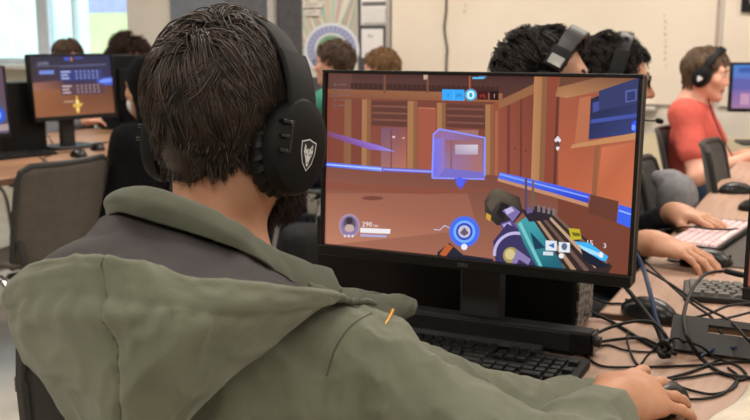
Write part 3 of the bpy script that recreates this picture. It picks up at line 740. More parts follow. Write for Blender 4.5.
sheet('poster', 'colourful wheel poster with green and purple rings on grey pinboard', 'poster', (302, -12), (358, 78), d_poster)
def d_cal(A):
    A.rect(361, -2, 387, 25, (216, 214, 212)); A.rect(362, 2, 386, 6, (96, 94, 96))
    for i in range(7): A.line((363 + i * 3.7, 9), (363 + i * 3.7, 22), .35, (176, 176, 180))
    for i in range(5): A.line((363, 9 + i * 3.2), (386, 9 + i * 3.2), .35, (176, 176, 180))
    A.line((363, 23.5), (386, 23.5), .8, (120, 118, 120))
sheet('calendar', 'white calendar sheet with a dark heading above the notice sheet', 'calendar', (361, -2), (387, 25), d_cal)
def d_notice(A):
    A.rect(361.5, 29, 383, 58, (214, 212, 212)); A.text('Rd', 368, 37.5, 4.6, (62, 62, 66))
sheet('notice', 'white notice sheet with one short dark word below the calendar', 'notice', (361.5, 29), (383, 58), d_notice)
a = on_y(741, 12, WY - .035); b = on_y(764, -40, WY - .035)
pf = thing('picture_frame', 'black framed picture hung at the upper right of the back wall', 'picture frame', (a[0], WY - .03, a[2]))
w_, h_ = b[0] - a[0], b[2] - a[2]
obj('frame', join(box((w_ / 2, 0, .02), (w_, .03, .04)), box((w_ / 2, 0, h_ - .02), (w_, .03, .04)), box((.02, 0, h_ / 2), (.04, .03, h_ - .08)), box((w_ - .02, 0, h_ / 2), (.04, .03, h_ - .08))), BLACK, pf, bevel=.003)
obj('picture', box((w_ / 2, .005, h_ / 2), (w_ - .08, .01, h_ - .08)), mat('picture_print', (196, 186, 184), .6, c2=(150, 140, 150), scale=9), pf, smooth=False)
# outdoors beyond the window
struct('exterior_ground', box((-8, 30, -.6), (80, 48, .1)), mat('dry_grass', (214, 208, 170), .9, c2=(196, 190, 150), scale=.6, detail=8))
def bank(x, y): return box((x, y, .3), (1, 1, 1))
struct('exterior_bank', join(box((-20, 31, .7), (50, 10, 3.1))), mat('pale_bank', (226, 214, 172), .9, c2=(206, 200, 160), scale=.5, detail=8))
eb = thing('building', 'lavender grey building outside, seen high in the right window', 'building', (-35, 40, -.5))
obj('wall', box((0, 0, 4.5), (11, 4, 9)), mat('lavender_cladding', (176, 172, 206), .7, c2=(166, 162, 196), scale=2), eb, smooth=False)
obj('roof', box((0, 0, 9.15), (11.6, 4.6, .3)), DGREY, eb, smooth=False)
ec = thing('building', 'pale turquoise building outside, seen through the left window', 'building', (-22.4, 21, -.5))
obj('wall', box((0, 0, 4), (3.6, 3, 8)), mat('turquoise_cladding', (206, 232, 230), .7, c2=(222, 236, 228), scale=1.2), ec, smooth=False)
obj('roof', box((0, 0, 8.15), (4, 3.4, .3)), DGREY, ec, smooth=False)
# ceiling light fixtures
for i, (x, y, p) in enumerate(LIGHTS):
    o = struct('trim_%d' % (20 + i), join(box((x, y - .31, HC - .012), (1.24, .02, .024)), box((x, y + .31, HC - .012), (1.24, .02, .024)), box((x - .61, y, HC - .012), (.02, .6, .024)), box((x + .61, y, HC - .012), (.02, .6, .024))), ALU)
    obj('diffuser', box((x, y, HC - .006), (1.2, .6, .01)), mat_emit('light_diffuser', (255, 244, 228), 1.5), o, smooth=False)

# ================================================================== FURNITURE
DZ = 0.73
def desk(label, x0, x1, y0, y1, top, legs, front=None):
    t = thing('desk', label, 'desk', ((x0 + x1) / 2, (y0 + y1) / 2, 0)); w, d = x1 - x0, y1 - y0
    obj('desktop', box((0, 0, DZ - .0135), (w - .004, d - .004, .027)), top, t, bevel=.003)
    e = .0035
    obj('edge_band', join(box((0, -d / 2 + .001, DZ - .0135), (w, .004, .024)), box((0, d / 2 - .001, DZ - .0135), (w, .004, .024)), box((-w / 2 + .001, 0, DZ - .0135), (.004, d, .024)), box((w / 2 - .001, 0, DZ - .0135), (.004, d, .024))), WOOD_E, t, smooth=False)
    for lx, ly in legs: obj('leg', join(box((lx - (x0 + x1) / 2, ly - (y0 + y1) / 2, (DZ - .027) / 2 + .01), (.06, .06, DZ - .047)), cyl((lx - (x0 + x1) / 2, ly - (y0 + y1) / 2, .012), .025, .024)), mat('desk_leg_grey', (120, 104, 92), .5), t, bevel=.004)
    return t
desk('wood desk at the front holding the large monitor, black keyboard and mouse', -1.12, .75, 1.02, 1.735, WOOD, [(-1.05, 1.1), (-1.05, 1.65), (.68, 1.1), (.68, 1.65)])
desk('long pinkish wood desk running back along the right towards the whiteboard', -.385, .75, 1.775, 5.0, WOOD, [(-.2, 1.9), (.68, 1.9), (.68, 3.4), (-.2, 4.9), (.68, 4.9)])
desk('brown wood desk along the left with the scoreboard monitor and mice', -4.05, -2.83, 1.2, 5.15, WOOD_L, [(-2.98, 2.02), (-3.9, 1.3), (-2.98, 3.6), (-3.9, 5.05), (-2.98, 5.05)])

CH = {}
def chair(label, loc, rz, m=CHAIR_G, top=.80, group=None, back_w=.43, z0=.53):
    t = thing('office_chair', label, 'chair', (loc[0], loc[1], 0), rz, group)     # faces +y locally
    key = (m.name, top, back_w, z0)
    if key not in CH:
        def sheetgrid(fn, nu, nv): return np.array([fn(u, v) for v in np.linspace(0, 1, nv) for u in np.linspace(0, 1, nu)]), [(j * nu + i, j * nu + i + 1, (j + 1) * nu + i + 1, (j + 1) * nu + i) for j in range(nv - 1) for i in range(nu - 1)]
        sw = .23
        seat = sheetgrid(lambda u, v: ((u * 2 - 1) * sw * (1 - .10 * (1 - v) ** 2), -.20 + .44 * v, .455 + .03 * (u * 2 - 1) ** 2 - .035 * max(0, v - .7) ** 2 * 10), 12, 10)
        bw = back_w / 2
        def bk(u, v):
            x = (u * 2 - 1); ww = bw * (1 - .06 * v) * (1 - .10 * (1 - v) ** 2)
            cr = .045; lim = 1.0
            zz = z0 + (top - z0) * v
            edge = 1 - .5 * max(0, (abs(x) - .82) / .18) ** 3 * (max(0, v - .86) / .14)
            return (x * ww * (1 if v < .95 else .97), -.225 - .075 * v + .045 * x * x - .0, zz - (top - z0) * .05 * max(0, (abs(x) - .8) / .2) ** 2 * (v > .9))
        back = sheetgrid(bk, 15, 12)
        rim = [bk(0, v) for v in np.linspace(0, 1, 8)] + [bk(u, 1) for u in np.linspace(.08, .92, 8)] + [bk(1, v) for v in np.linspace(1, 0, 8)]
        fr = tube(rim, .011, 8)
        sup = [tube([(s * .19, -.16, .44), (s * .19, -.235, .47), (s * .19, -.22, .56)], .012, 8, 5) for s in (1, -1)]
        bar = tube([(-.2, .0, .435), (.2, .0, .435)], .014, 8)
        bar2 = tube([(-.2, -.16, .435), (.2, -.16, .435)], .012, 8)
        legs = [tube([(s * .2, y * .45, .435), (s * .215, y * .75, .36), (s * .235, y, .075)], .0115, 8, 6) for s in (1, -1) for y in (.24, -.27)]
        cast = [join(xf(cyl((0, 0, 0), .027, .018, 18), T(s * .235 + s * .0, y, .028) @ RY(R(90))), cyl((s * .235, y, .063), .008, .03, 10)) for s in (1, -1) for y in (.24, -.27)]
        CH[key] = (seat, back, fr, sup, bar, bar2, legs, cast, {})
    seat, back, fr, sup, bar, bar2, legs, cast, cache = CH[key]
    def part(nm, vf, mm, par, i=0, **k):
        kk = (nm, i)
        if kk in cache:
            o = cache[kk].copy(); COL.objects.link(o); o.parent = par; return o
        cache[kk] = obj(nm, vf, mm, par, **k); return cache[kk]
    part('seat', seat, m, t, solid=.018); part('backrest', back, m, t, solid=.012); part('back_frame', join(fr, *sup), CHAIR_F, t)
    part('underframe', join(bar, bar2), CHROME, t)
    for i in range(4):
        l = part('leg', legs[i], CHROME, t, i); part('caster', cast[i], BLACK, l, i)
    return t

# ================================================================== COMPUTERS
def screen_map(src, w, h): return homog(src, [(-w / 2, h / 2), (w / 2, h / 2), (-w / 2, -h / 2), (w / 2, -h / 2)])
def monitor(label, centre, yaw, tilt, w, h, art=None, chin=.018, bez=.006, logo=None, stand=True, group=None, desk_z=DZ, col_w=.075):
    # yaw: rotation about z; the screen faces local -y
    t = thing('monitor', label, 'monitor', (centre[0], centre[1], desk_z), yaw, group); zc = centre[2] - desk_z
    M = T(0, 0, zc + .006) @ RX(-tilt)
    W, Hh = w + 2 * bez, h + bez + chin; cz = (bez - chin) / 2
    hs = [box((0, .022, cz), (W, .028, Hh)), box((0, .045, cz - .02), (W * .6, .03, Hh * .62), 1)]
    obj('housing', xf(join(*hs), M), BLACK_M, t, bevel=.004)
    obj('bezel', xf(join(box((0, .003, h / 2 + bez / 2), (W, .014, bez)), box((0, .001, -h / 2 - chin / 2), (W, .018, chin)), box((-w / 2 - bez / 2, .003, 0), (bez, .014, h)), box((w / 2 + bez / 2, .003, 0), (bez, .014, h))), M), BLACK, t, bevel=.0015)
    if art is not None:
        A = Art(screen_map(art[0], w, h), clip=(w, h)); art[1](A); (v, f), cs = A.flip(); v = np.array(v)
        obj('screen', xf((np.stack([v[:, 0], .0065 - v[:, 2], v[:, 1]], 1), f), M), mat_attr('lit_screen', True, .35), t, cols=cs, smooth=False)
    if logo:
        v, f = text_mesh(logo[0], logo[2]); v = v - np.array([v[:, 0].mean(), 0, 0])
        obj('logo', xf((np.stack([v[:, 0] + logo[1], np.full(len(v), -.0085), v[:, 1] - h / 2 - chin * .5 - logo[2] * .36], 1), f), M), mat('logo_grey', (120, 120, 122), .4, .5), t, smooth=False)
    if stand:
        obj('stand_column', join(box((0, .085, zc * .5 + .01), (col_w, .03, zc + .0)), box((0, .065, zc - .01), (col_w * .9, .03, .09))), DGREY, t, bevel=.005)
        obj('stand_base', prism(rrect(.24, .19, .02, 5, (0, .07)), 0.0005, .014), DGREY, t, bevel=.003)
    return t
# ---- picture on the main screen (drawn in photo coordinates on the flat panel)
def main_art(A):
    O1, O2, O3 = (156, 88, 64), (138, 74, 56), (176, 102, 76)
    TAN, TAN2, DK, DK2 = (168, 118, 78), (140, 94, 64), (74, 44, 40), (96, 56, 48)
    A.rect(320, 66, 648, 292, (138, 76, 58))
    A.poly([(325, 72), (536, 76), (532, 100), (325, 93)], (92, 54, 46), [(84, 52, 50), (70, 44, 42), (86, 54, 46), (104, 62, 50)])
    A.poly([(326, 72), (350, 73), (350, 87), (326, 86)], (98, 64, 58))
    A.poly([(349, 82), (500, 87), (500, 93), (349, 88.5)], (62, 36, 34))
    for x in range(352, 500, 5): A.line((x, 83), (x, 89), .7, (92, 54, 44))
    A.poly([(325, 88), (504, 94), (504, 103), (325, 97)], (150, 96, 66), [(138, 88, 62), (160, 104, 72), (150, 94, 64), (128, 78, 56)])
    for x in (383, 427, 470): A.rect(x, 74, x + 2.4, 93, (120, 74, 56))
    A.rect(424, 73, 428, 79, (196, 170, 150)); A.rect(480, 75, 488, 78, (96, 110, 150))
    # wall panels below the balcony
    A.poly([(325, 97), (504, 103), (504, 176), (325, 168)], O2, [(126, 66, 52), (116, 62, 52), (138, 76, 62), (140, 78, 62)])
    A.rect(326, 100, 342, 172, (128, 66, 52)); A.rect(343, 99, 350, 172, TAN2); A.rect(350, 100, 361, 172, (124, 64, 52))
    A.rect(361, 99, 370, 174, TAN); A.rect(366, 99, 370, 174, TAN2)
    A.poly([(371, 101), (409, 102), (409, 128), (371, 126)], DK2)
    for y in (106, 113, 120): A.line((372, y), (408, y + 1.2), 2.0, (128, 80, 66))
    A.poly([(381, 128), (407, 128), (407, 172), (381, 172)], (150, 92, 86), [(120, 84, 110), (140, 80, 78), (184, 112, 92), (160, 110, 112)])
    A.rect(391, 130, 392, 170, (110, 66, 62)); A.ell(394, 138, 1.6, 1.2, (222, 196, 196)); A.ell(404, 139, 1.2, .9, (214, 180, 176))
    A.rect(408, 101, 418, 176, TAN); A.rect(414, 101, 418, 176, TAN2); A.rect(418.5, 108, 437, 172, (162, 86, 66)); A.line((419, 108), (436, 109), 1, (190, 120, 92))
    A.rect(438, 103, 447, 176, TAN); A.rect(443, 103, 447, 176, TAN2)
    A.poly([(447, 104), (487, 106), (487, 130), (447, 128)], DK2)
    for y in (109, 116, 123): A.line((448, y), (486, y + 1.4), 2.0, (126, 78, 66))
    A.rect(454, 131, 480, 175, (160, 110, 106)); A.rect(460, 140, 476, 150, (200, 186, 196)); A.ell(482, 150, 2, 6, (210, 160, 170))
    A.rect(487, 105, 495, 180, TAN); A.rect(492, 105, 495, 180, TAN2)
    # right hand wall: corner, big pillar, panels, window opening
    A.poly([(495, 104), (536, 84), (536, 190), (495, 180)], (140, 72, 56), [(150, 78, 58), (122, 62, 50), (140, 72, 58), (156, 84, 64)])
    A.poly([(500, 102), (545, 80), (545, 90), (500, 110)], (150, 100, 68))
    A.poly([(509, 106), (512, 105), (512, 184), (509, 183)], (116, 58, 48)); A.poly([(497, 112), (500, 111), (500, 182), (497, 181)], (168, 100, 72)); A.poly([(522, 100), (524, 99), (524, 186), (522, 185)], (108, 54, 46))
    A.ell(517, 150, .8, 1.2, (90, 50, 44)); A.ell(528, 152, .8, 1.2, (90, 50, 44))
    A.poly([(560, 76), (642, 79), (642, 215), (560, 195)], (178, 96, 68), [(160, 86, 64), (150, 82, 64), (206, 114, 80), (188, 98, 66)])
    A.poly([(536, 76), (549, 76), (546, 192), (533, 188)], TAN, [(184, 128, 84), (160, 110, 74), (168, 114, 76), (190, 136, 92)]); A.poly([(544, 76), (549, 76), (546, 192), (541, 191)], TAN2)
    A.poly([(549, 76), (562, 76), (558, 193), (546, 191)], (142, 70, 54))
    A.poly([(558, 98), (561, 98), (558, 190), (555, 190)], (100, 54, 44))
    A.poly([(562, 77), (642, 80), (642, 84), (568, 99), (557, 97)], (168, 116, 78), [(150, 100, 70), (120, 80, 62), (120, 80, 62), (182, 128, 86), (170, 118, 80)])
    A.poly([(562, 77), (600, 78), (560, 88)], (108, 66, 50))
    A.poly([(581, 99), (592, 97), (590, 143), (576, 146)], (184, 110, 78)); A.poly([(592, 100), (642, 80), (642, 134), (590, 141)], (40, 50, 96), [(30, 36, 62), (36, 42, 76), (54, 66, 126), (42, 50, 98)])
    A.poly([(600, 92), (642, 78), (642, 104), (600, 112)], (50, 58, 104)); A.poly([(592, 121), (642, 114), (642, 118), (592, 125)], (66, 82, 166)); A.poly([(626, 92), (637, 90), (637, 102), (626, 104)], (84, 98, 160)); A.poly([(627.5, 93.5), (635.5, 92), (635.5, 101), (627.5, 102.5)], (46, 54, 108))
    A.poly([(594, 104), (600, 102), (600, 112), (594, 114)], (70, 80, 150)); A.ell(636, 128, 4, 6, (52, 84, 240)); A.ell(634, 129, 2, 3, (110, 150, 255))
    A.poly([(574, 146), (642, 133), (642, 140), (572, 150)], (196, 138, 92)); A.poly([(596, 148), (601, 147), (598, 200), (593, 199)], (150, 92, 64)); A.poly([(603, 149), (640, 143), (636, 202), (599, 196)], (186, 100, 70), [(206, 116, 80), (188, 100, 70), (208, 112, 74), (190, 102, 68)])
    # floor
    A.poly([(325, 166), (440, 172), (504, 178), (634, 214), (640, 300), (320, 300)], (160, 102, 80), [(126, 76, 64), (124, 72, 62), (122, 72, 62), (130, 80, 64), (168, 106, 84), (184, 122, 98)])
    A.poly([(325, 196), (470, 196), (480, 232), (325, 250)], (170, 106, 84), [(158, 100, 80), (150, 94, 78), (162, 102, 82), (190, 128, 104)])
    A.poly([(325, 184), (430, 190), (500, 192), (430, 197), (325, 192)], (140, 78, 62)); A.ell(373, 201, 11, 2.2, (118, 66, 56))
    A.poly([(560, 196), (632, 222), (632, 300), (560, 262)], (120, 64, 48))
    # light strips
    A.poly([(325, 164), (382, 169), (382, 173.5), (325, 168.5)], (70, 120, 255), [(70, 110, 240), (120, 150, 255), (120, 150, 255), (60, 100, 240)]); A.line((325, 166.3), (382, 171), 1.2, (190, 210, 255))
    A.poly([(382, 169.5), (438, 172), (438, 175.5), (382, 173)], (110, 110, 220)); A.line((384, 171.2), (437, 173.8), 1.0, (170, 180, 250))
    A.poly([(326, 132), (380, 147), (396, 153), (370, 151), (326, 137)], (120, 90, 170), [(130, 76, 120), (150, 120, 220), (150, 150, 240), (130, 90, 180), (126, 70, 100)])
    A.poly([(502, 174), (560, 187), (592, 196), (590, 205), (556, 195), (500, 180)], (60, 90, 220), [(90, 120, 240), (60, 100, 250), (60, 90, 230), (40, 60, 190), (50, 80, 220), (80, 110, 230)]); A.line((502, 176), (590, 199), 1.4, (140, 170, 255))
    A.poly([(500, 180), (556, 195), (590, 205), (590, 209), (556, 199), (500, 183)], (196, 140, 110)); A.poly([(592, 196), (620, 203), (617, 224), (590, 215)], (104, 58, 46)); A.poly([(620, 206), (633, 210), (632, 230), (618, 224)], (60, 100, 240)); A.line((620, 212), (632, 216), 1.6, (150, 180, 255))
    # pale energy panel
    A.poly([(434, 135), (442, 130), (487, 139), (487, 180), (433, 179)], (138, 116, 178), [(150, 104, 150), (150, 110, 160), (140, 96, 120), (140, 116, 196), (130, 120, 220)])
    A.rect(447, 141, 484, 174, (158, 108, 108), [(150, 100, 110), (160, 108, 104), (170, 112, 100), (150, 116, 170)]); A.rect(457, 146, 480, 156, (196, 186, 206), [(190, 176, 196), (214, 206, 222), (190, 170, 190), (170, 150, 180)]); A.rect(452, 141, 454, 174, (140, 96, 96)); A.poly([(436, 140), (446, 138), (446, 176), (435, 178)], (130, 120, 220), [(120, 120, 240), (150, 120, 180), (150, 124, 190), (110, 110, 240)]); A.poly([(447, 170), (486, 174), (486, 180), (440, 179)], (120, 110, 200))
    for p, q in (((434, 180), (435, 135)), ((435, 135), (441, 130)), ((441, 130), (487, 139)), ((487, 139), (487, 178)), ((434, 180), (487, 181))): A.line(p, q, 1.7, (140, 150, 255))
    A.poly([(456, 180), (470, 181), (463, 192)], (90, 84, 220)); A.ell(462, 184, 4, 5, (84, 96, 240))
    # heads-up display: top score row
    A.poly([(443.5, 89.2), (466, 89.9), (466, 101.2), (443.5, 100.3)], (50, 168, 250)); A.line((455, 90), (455, 100), .5, (120, 206, 255)); A.text('1', 448, 97.4, 6, (18, 84, 150)); A.text('1PL', 457, 97.6, 5, (18, 84, 150))
    A.ell(472.5, 95.2, 6.6, 6.6, (120, 104, 130)); A.ell(472.5, 95.2, 5.6, 5.6, (60, 200, 250)); A.ell(472.5, 95.2, 3.6, 4.2, (226, 250, 255)); A.ell(472.5, 95.4, 1.7, 2.6, (40, 160, 190))
    A.poly([(479, 91), (490, 91.3), (490, 100.3), (479, 100)], (66, 14, 18)); A.text('1PL', 481, 98, 4.6, (196, 70, 66)); A.poly([(491.5, 91.3), (500.5, 91.6), (500.5, 100.8), (491.5, 100.4)], (30, 10, 14)); A.text('1', 494.8, 98.4, 6, (230, 160, 150))
    A.rect(474, 77, 486, 79, (90, 190, 240)); A.line((471, 77), (471.4, 88), .7, (210, 90, 70))
    for i in range(5): A.rect(332, 82 + 5.4 * i, 335, 85 + 5.4 * i, (112, 84, 84)); A.rect(337, 83 + 5.4 * i, 345 + (i * 7) % 9, 84 + 5.4 * i, (126, 98, 94))
    # player badge (plain), health bar
    A.ell(349.5, 229.5, 10.8, 12.2, (176, 150, 170)); A.ell(349.5, 229.5, 9.4, 10.8, (140, 122, 166)); A.ell(349.5, 228, 6.5, 8, (96, 84, 104)); A.ell(349.5, 232, 5, 4, (196, 170, 160)); A.ell(349.5, 224.5, 3.6, 3.6, (58, 46, 56))
    for i in range(3): A.ell(345 + 4 * i, 240, 1.3, 1.3, (226, 218, 222))
    A.text('290', 362.5, 230, 7, (244, 238, 240), .03); A.text('290', 374, 230.6, 3.6, (230, 220, 222), .03)
    A.poly([(361, 231.5), (392, 232.6), (391.4, 237.4), (360.6, 236.4)], (240, 236, 240)); A.poly([(360.8, 237.8), (388, 238.9), (388, 241.2), (360.8, 240.4)], (170, 170, 214))
    # round blue charge badge
    A.ell(467, 234.5, 15.5, 16, (96, 108, 220)); A.ell(467, 234.5, 14, 14.6, (66, 112, 240)); A.ell(467, 234.5, 11, 11.4, (124, 176, 255)); A.ell(467, 234.5, 8.4, 8.8, (44, 70, 190)); A.ell(467, 234.5, 6.2, 6.4, (200, 196, 214)); A.poly([(462.5, 236), (467, 230), (471.5, 236), (467, 239)], (104, 88, 110)); A.ell(467, 250, 3.2, 3.2, (232, 236, 250))
    for p, q in (((436, 232.6), (442, 233.2)), ((442, 233.2), (447, 228.4)), ((447, 228.4), (452, 231))): A.line(p, q, .9, (206, 196, 226))
    # foreground equipment
    A.poly([(440, 256), (452, 246), (466, 258), (496, 262), (500, 290), (440, 276)], (36, 36, 52)); A.poly([(442, 258), (450, 247), (456, 250), (448, 260)], (190, 96, 50))
    A.poly([(487, 203), (494, 192), (500, 190), (522, 199), (526, 214), (516, 226), (500, 228), (488, 216)], (52, 46, 42), [(70, 62, 54), (96, 84, 72), (112, 98, 84), (60, 52, 48), (46, 42, 42), (40, 36, 38), (36, 32, 36), (50, 44, 42)])
    A.poly([(489, 206), (497, 196), (504, 200), (494, 214)], (92, 82, 70)); A.poly([(489, 215), (494, 218), (493, 224), (489, 221)], (206, 160, 60)); A.poly([(504, 204), (512, 207), (506, 222), (499, 217)], (30, 28, 34))
    A.poly([(505, 213), (515, 208), (523, 214), (516, 224)], (126, 110, 170)); A.poly([(507, 212), (514, 209), (517, 213), (510, 217)], (196, 184, 226)); A.poly([(503, 226), (514, 222), (522, 232), (510, 240)], (92, 72, 140)); A.poly([(505, 227), (513, 224), (515, 229), (508, 232)], (180, 164, 216))
    A.poly([(496, 244), (510, 226), (540, 240), (566, 262), (560, 284), (500, 276)], (58, 52, 96)); A.ring(519, 257, 23, 3.0, (196, 184, 230), 24, 175, 300); A.ell(514, 258, 8, 8.4, (168, 148, 96)); A.ell(513, 257, 5, 5.4, (214, 196, 140)); A.poly([(520, 252), (534, 262), (528, 274), (514, 268)], (140, 126, 176)); A.poly([(522, 262), (532, 268), (528, 274), (518, 270)], (60, 48, 92))
    A.poly([(519, 226), (532, 217), (545, 224), (562, 262), (575, 282), (556, 284), (540, 270), (527, 246)], (38, 112, 128), [(60, 150, 160), (70, 168, 176), (46, 128, 142), (32, 100, 118), (26, 80, 100), (28, 84, 104), (36, 110, 126), (50, 140, 152)])
    A.poly([(533, 234), (548, 250), (538, 252)], (22, 58, 84)); A.poly([(521, 226), (524, 224), (548, 274), (545, 275)], (120, 198, 200))
    A.poly([(536, 222), (552, 214), (588, 240), (614, 268), (606, 282), (576, 282), (552, 246)], (52, 40, 40))
    for i in range(4): A.poly([(538 + 5.5 * i, 221 - 1.6 * i), (540.4 + 5.5 * i, 220 - 1.6 * i), (582 + 9.5 * i, 276 - 4 * i), (578 + 9.5 * i, 278 - 4 * i)], ((176, 140, 112), (110, 84, 76), (196, 160, 130), (120, 92, 80))[i])
    A.poly([(524, 212), (540, 208), (556, 213), (552, 222), (532, 224)], (44, 36, 48)); A.poly([(528, 210), (534, 209), (536, 214), (530, 216)], (110, 90, 140))
    for x, h in ((527.5, 180), (534.5, 182)): A.poly([(x, h), (x + 2.2, h), (x + 2.6, 212), (x - .3, 212)], (112, 92, 84) if x > 530 else (88, 72, 96))
    for i in range(4): A.poly([(540 + 5 * i, 207 + 1.2 * i), (543 + 5 * i, 207 + 1.2 * i), (543 + 5 * i, 214 + i), (540 + 5 * i, 214 + i)], (126, 112, 116))
    A.poly([(571, 230), (582, 231), (584, 241), (574, 242)], (196, 178, 40)); A.poly([(574, 234), (582, 235), (583, 238), (576, 238)], (110, 104, 30))
    # ability icons and numbers
    for x, y in ((548.5, 242.5), (561.5, 244)): A.poly([(x, y), (x + 11, y + .6), (x + 11, y + 10.6), (x, y + 10)], (226, 232, 240))
    A.poly([(551, 247.5), (557, 245), (557, 250.5)], (60, 110, 190)); A.ell(567, 248.6, 2.8, 3.6, (96, 106, 130)); A.poly([(546, 253.6), (556, 254.2), (556, 257.8), (546, 257.4)], (214, 220, 230)); A.ell(564, 258, 2.6, 2.6, (232, 236, 244))
    A.text('15', 588, 247, 7.6, (240, 240, 246), .08); A.text('3', 605, 249.5, 7, (240, 240, 246), .08)
    A.poly([(577, 243), (592, 245), (610, 258), (608, 263), (592, 259)], (60, 180, 244)); A.poly([(580, 246), (600, 254), (606, 260), (588, 254)], (170, 226, 255)); A.ell(603, 256.5, 2.2, 3, (246, 236, 240)); A.poly([(583, 250), (600, 260), (612, 268), (600, 270), (586, 262)], (24, 28, 48))
    # off-screen marker
    A.poly([(560, 137), (563.5, 141.5), (560, 146), (556.5, 141.5)], (226, 222, 230)); A.ell(560, 145.5, 2.0, 3, (84, 64, 70)); A.poly([(558, 149), (562, 149), (560, 152.5)], (240, 236, 240)); A.rect(558.6, 148, 561.4, 149.6, (222, 214, 220))
MC = np.array([0.150, 1.524]); mx, my = MC[0] * cY - MC[1] * sY, MC[0] * sY + MC[1] * cY
monitor('large black monitor showing a bright orange game scene, in front of the seated person', (mx, my, CAM_Z - .206), 0.0, R(3), .5270, .2965, ([(325.3, 71.8), (640, 79.6), (323.9, 248), (629.6, 276.6)], main_art), logo=('DELL', .0, .0085))
# ---- scoreboard monitor on the left desk
def score_art(A):
    A.rect(0, 0, 160, 100, (120, 72, 48))
    A.poly([(0, 0), (160, 0), (160, 62), (0, 62)], (40, 40, 60), [(46, 44, 60), (40, 44, 74), (52, 48, 90), (70, 50, 56)])
    A.poly([(0, 44), (60, 40), (60, 55), (0, 60)], (120, 70, 56), [(150, 100, 90), (80, 56, 64), (110, 66, 56), (166, 110, 84)])
    A.poly([(0, 57), (160, 52), (160, 100), (0, 100)], (140, 86, 56), [(156, 98, 64), (96, 58, 44), (134, 84, 58), (150, 92, 58)])
    A.poly([(128, 40), (160, 38), (160, 52), (128, 52)], (70, 90, 200)); A.poly([(134, 42), (160, 40), (160, 47), (134, 48)], (120, 150, 250))
    A.text('GAMES', 14, 15, 7, (150, 160, 190)); A.line((10, 17), (60, 17), .8, (110, 116, 150)); A.poly([(58, 17), (150, 15), (150, 17), (58, 19)], (96, 100, 140))
    A.rect(66, 3, 76, 8, (60, 90, 210)); A.rect(78, 3, 82, 9, (196, 120, 110)); A.rect(86, 3, 104, 6, (70, 80, 160))
    A.rect(16, 24, 44, 30, (116, 140, 220)); A.rect(54, 24, 140, 42, (50, 60, 128)); A.rect(54, 48, 140, 66, (86, 60, 74))
    for r in range(3):
        for y0, c in ((26, (190, 200, 240)), (50, (214, 190, 190))):
            A.rect(57, y0 + 5.4 * r, 76 - (r * 5) % 7, y0 + 2.2 + 5.4 * r, c)
            for k in range(6): A.rect(86 + 8.4 * k, y0 + 5.4 * r, 89 + 8.4 * k, y0 + 2.4 + 5.4 * r, tuple(v * .85 for v in c))
    A.rect(58, 76, 78, 78, (196, 160, 140))
    A.poly([(82, 68), (85, 68), (87, 96), (80, 96)], (226, 170, 60)); A.poly([(74, 82), (94, 80), (92, 86), (76, 87)], (230, 186, 80)); A.ell(84, 78, 3.5, 4, (250, 224, 140)); A.poly([(80, 88), (88, 88), (84, 98)], (250, 220, 120))
ml = at(74.5, 86.5, 4.62); myaw = YAW * 0 + math.radians(90 - 14)
monitor('monitor with an orange and blue scoreboard on the left brown desk', ml, R(77), R(4), .445, .285, ([(0, 0), (160, 0), (0, 100), (160, 100)], score_art), chin=.022, bez=.008)
def left_art(A):
    A.rect(0, 0, 100, 100, (60, 50, 80)); A.poly([(0, 60), (100, 50), (100, 100), (0, 100)], (90, 80, 100)); A.poly([(70, 0), (100, 0), (100, 50), (80, 60)], (96, 76, 90)); A.ell(88, 72, 10, 14, (40, 90, 220)); A.ell(88, 72, 6, 8, (140, 190, 255)); A.poly([(80, 88), (100, 86), (100, 96), (80, 97)], (170, 150, 150))
m2 = at(-47.0, 104.0, 3.9)
monitor('monitor cut by the left edge of the photo, with a purple picture', m2, R(74), R(4), .46, .28, ([(0, 0), (100, 0), (0, 100), (100, 100)], left_art), bez=.006)
# ---- monitor at upper right near the whiteboard
def right_art(A):
    A.rect(0, 0, 100, 100, (96, 96, 170), None); A.poly([(0, 0), (100, 0), (100, 40), (0, 30)], (84, 120, 190), [(70, 130, 200), (100, 110, 190), (120, 100, 180), (90, 120, 196)]); A.poly([(0, 58), (100, 52), (100, 100), (0, 100)], (150, 110, 160), [(120, 100, 170), (150, 110, 170), (180, 130, 160), (160, 120, 160)])
    for k in range(4): A.rect(12 + 20 * k, 66, 24 + 20 * k, 92, (196, 150, 180))
    A.rect(8, 6, 36, 18, (60, 90, 170)); A.rect(40, 24, 70, 34, (170, 180, 220))
m3 = at(770.0, 88.0, 4.75)
monitor('small monitor with a purple and blue picture under the black picture frame', m3, R(18), R(2), .36, .215, ([(0, 0), (100, 0), (0, 100), (100, 100)], right_art), bez=.012, chin=.018)
def neigh_art(A):
    A.rect(0, 0, 100, 100, (120, 56, 44)); A.poly([(0, 70), (100, 60), (100, 100), (0, 100)], (150, 80, 66))
pn = on_z(741.5, 293, CAM_Z - .209 - .154)
monitor('neighbouring monitor cut off by the right edge of the photo', (pn[0] + .2715, pn[1], CAM_Z - .209), 0.0, R(3), .5270, .2965, ([(0, 0), (100, 0), (0, 100), (100, 100)], neigh_art))
# ---- monitors seen from behind on the far side of the left desk
mb = at(130.0, 80.0, 5.45)
monitor('dark back of a monitor in front of the person with bushy dark hair', (mb[0], mb[1], mb[2]), R(-95), R(3), .44, .26, None, bez=.006)
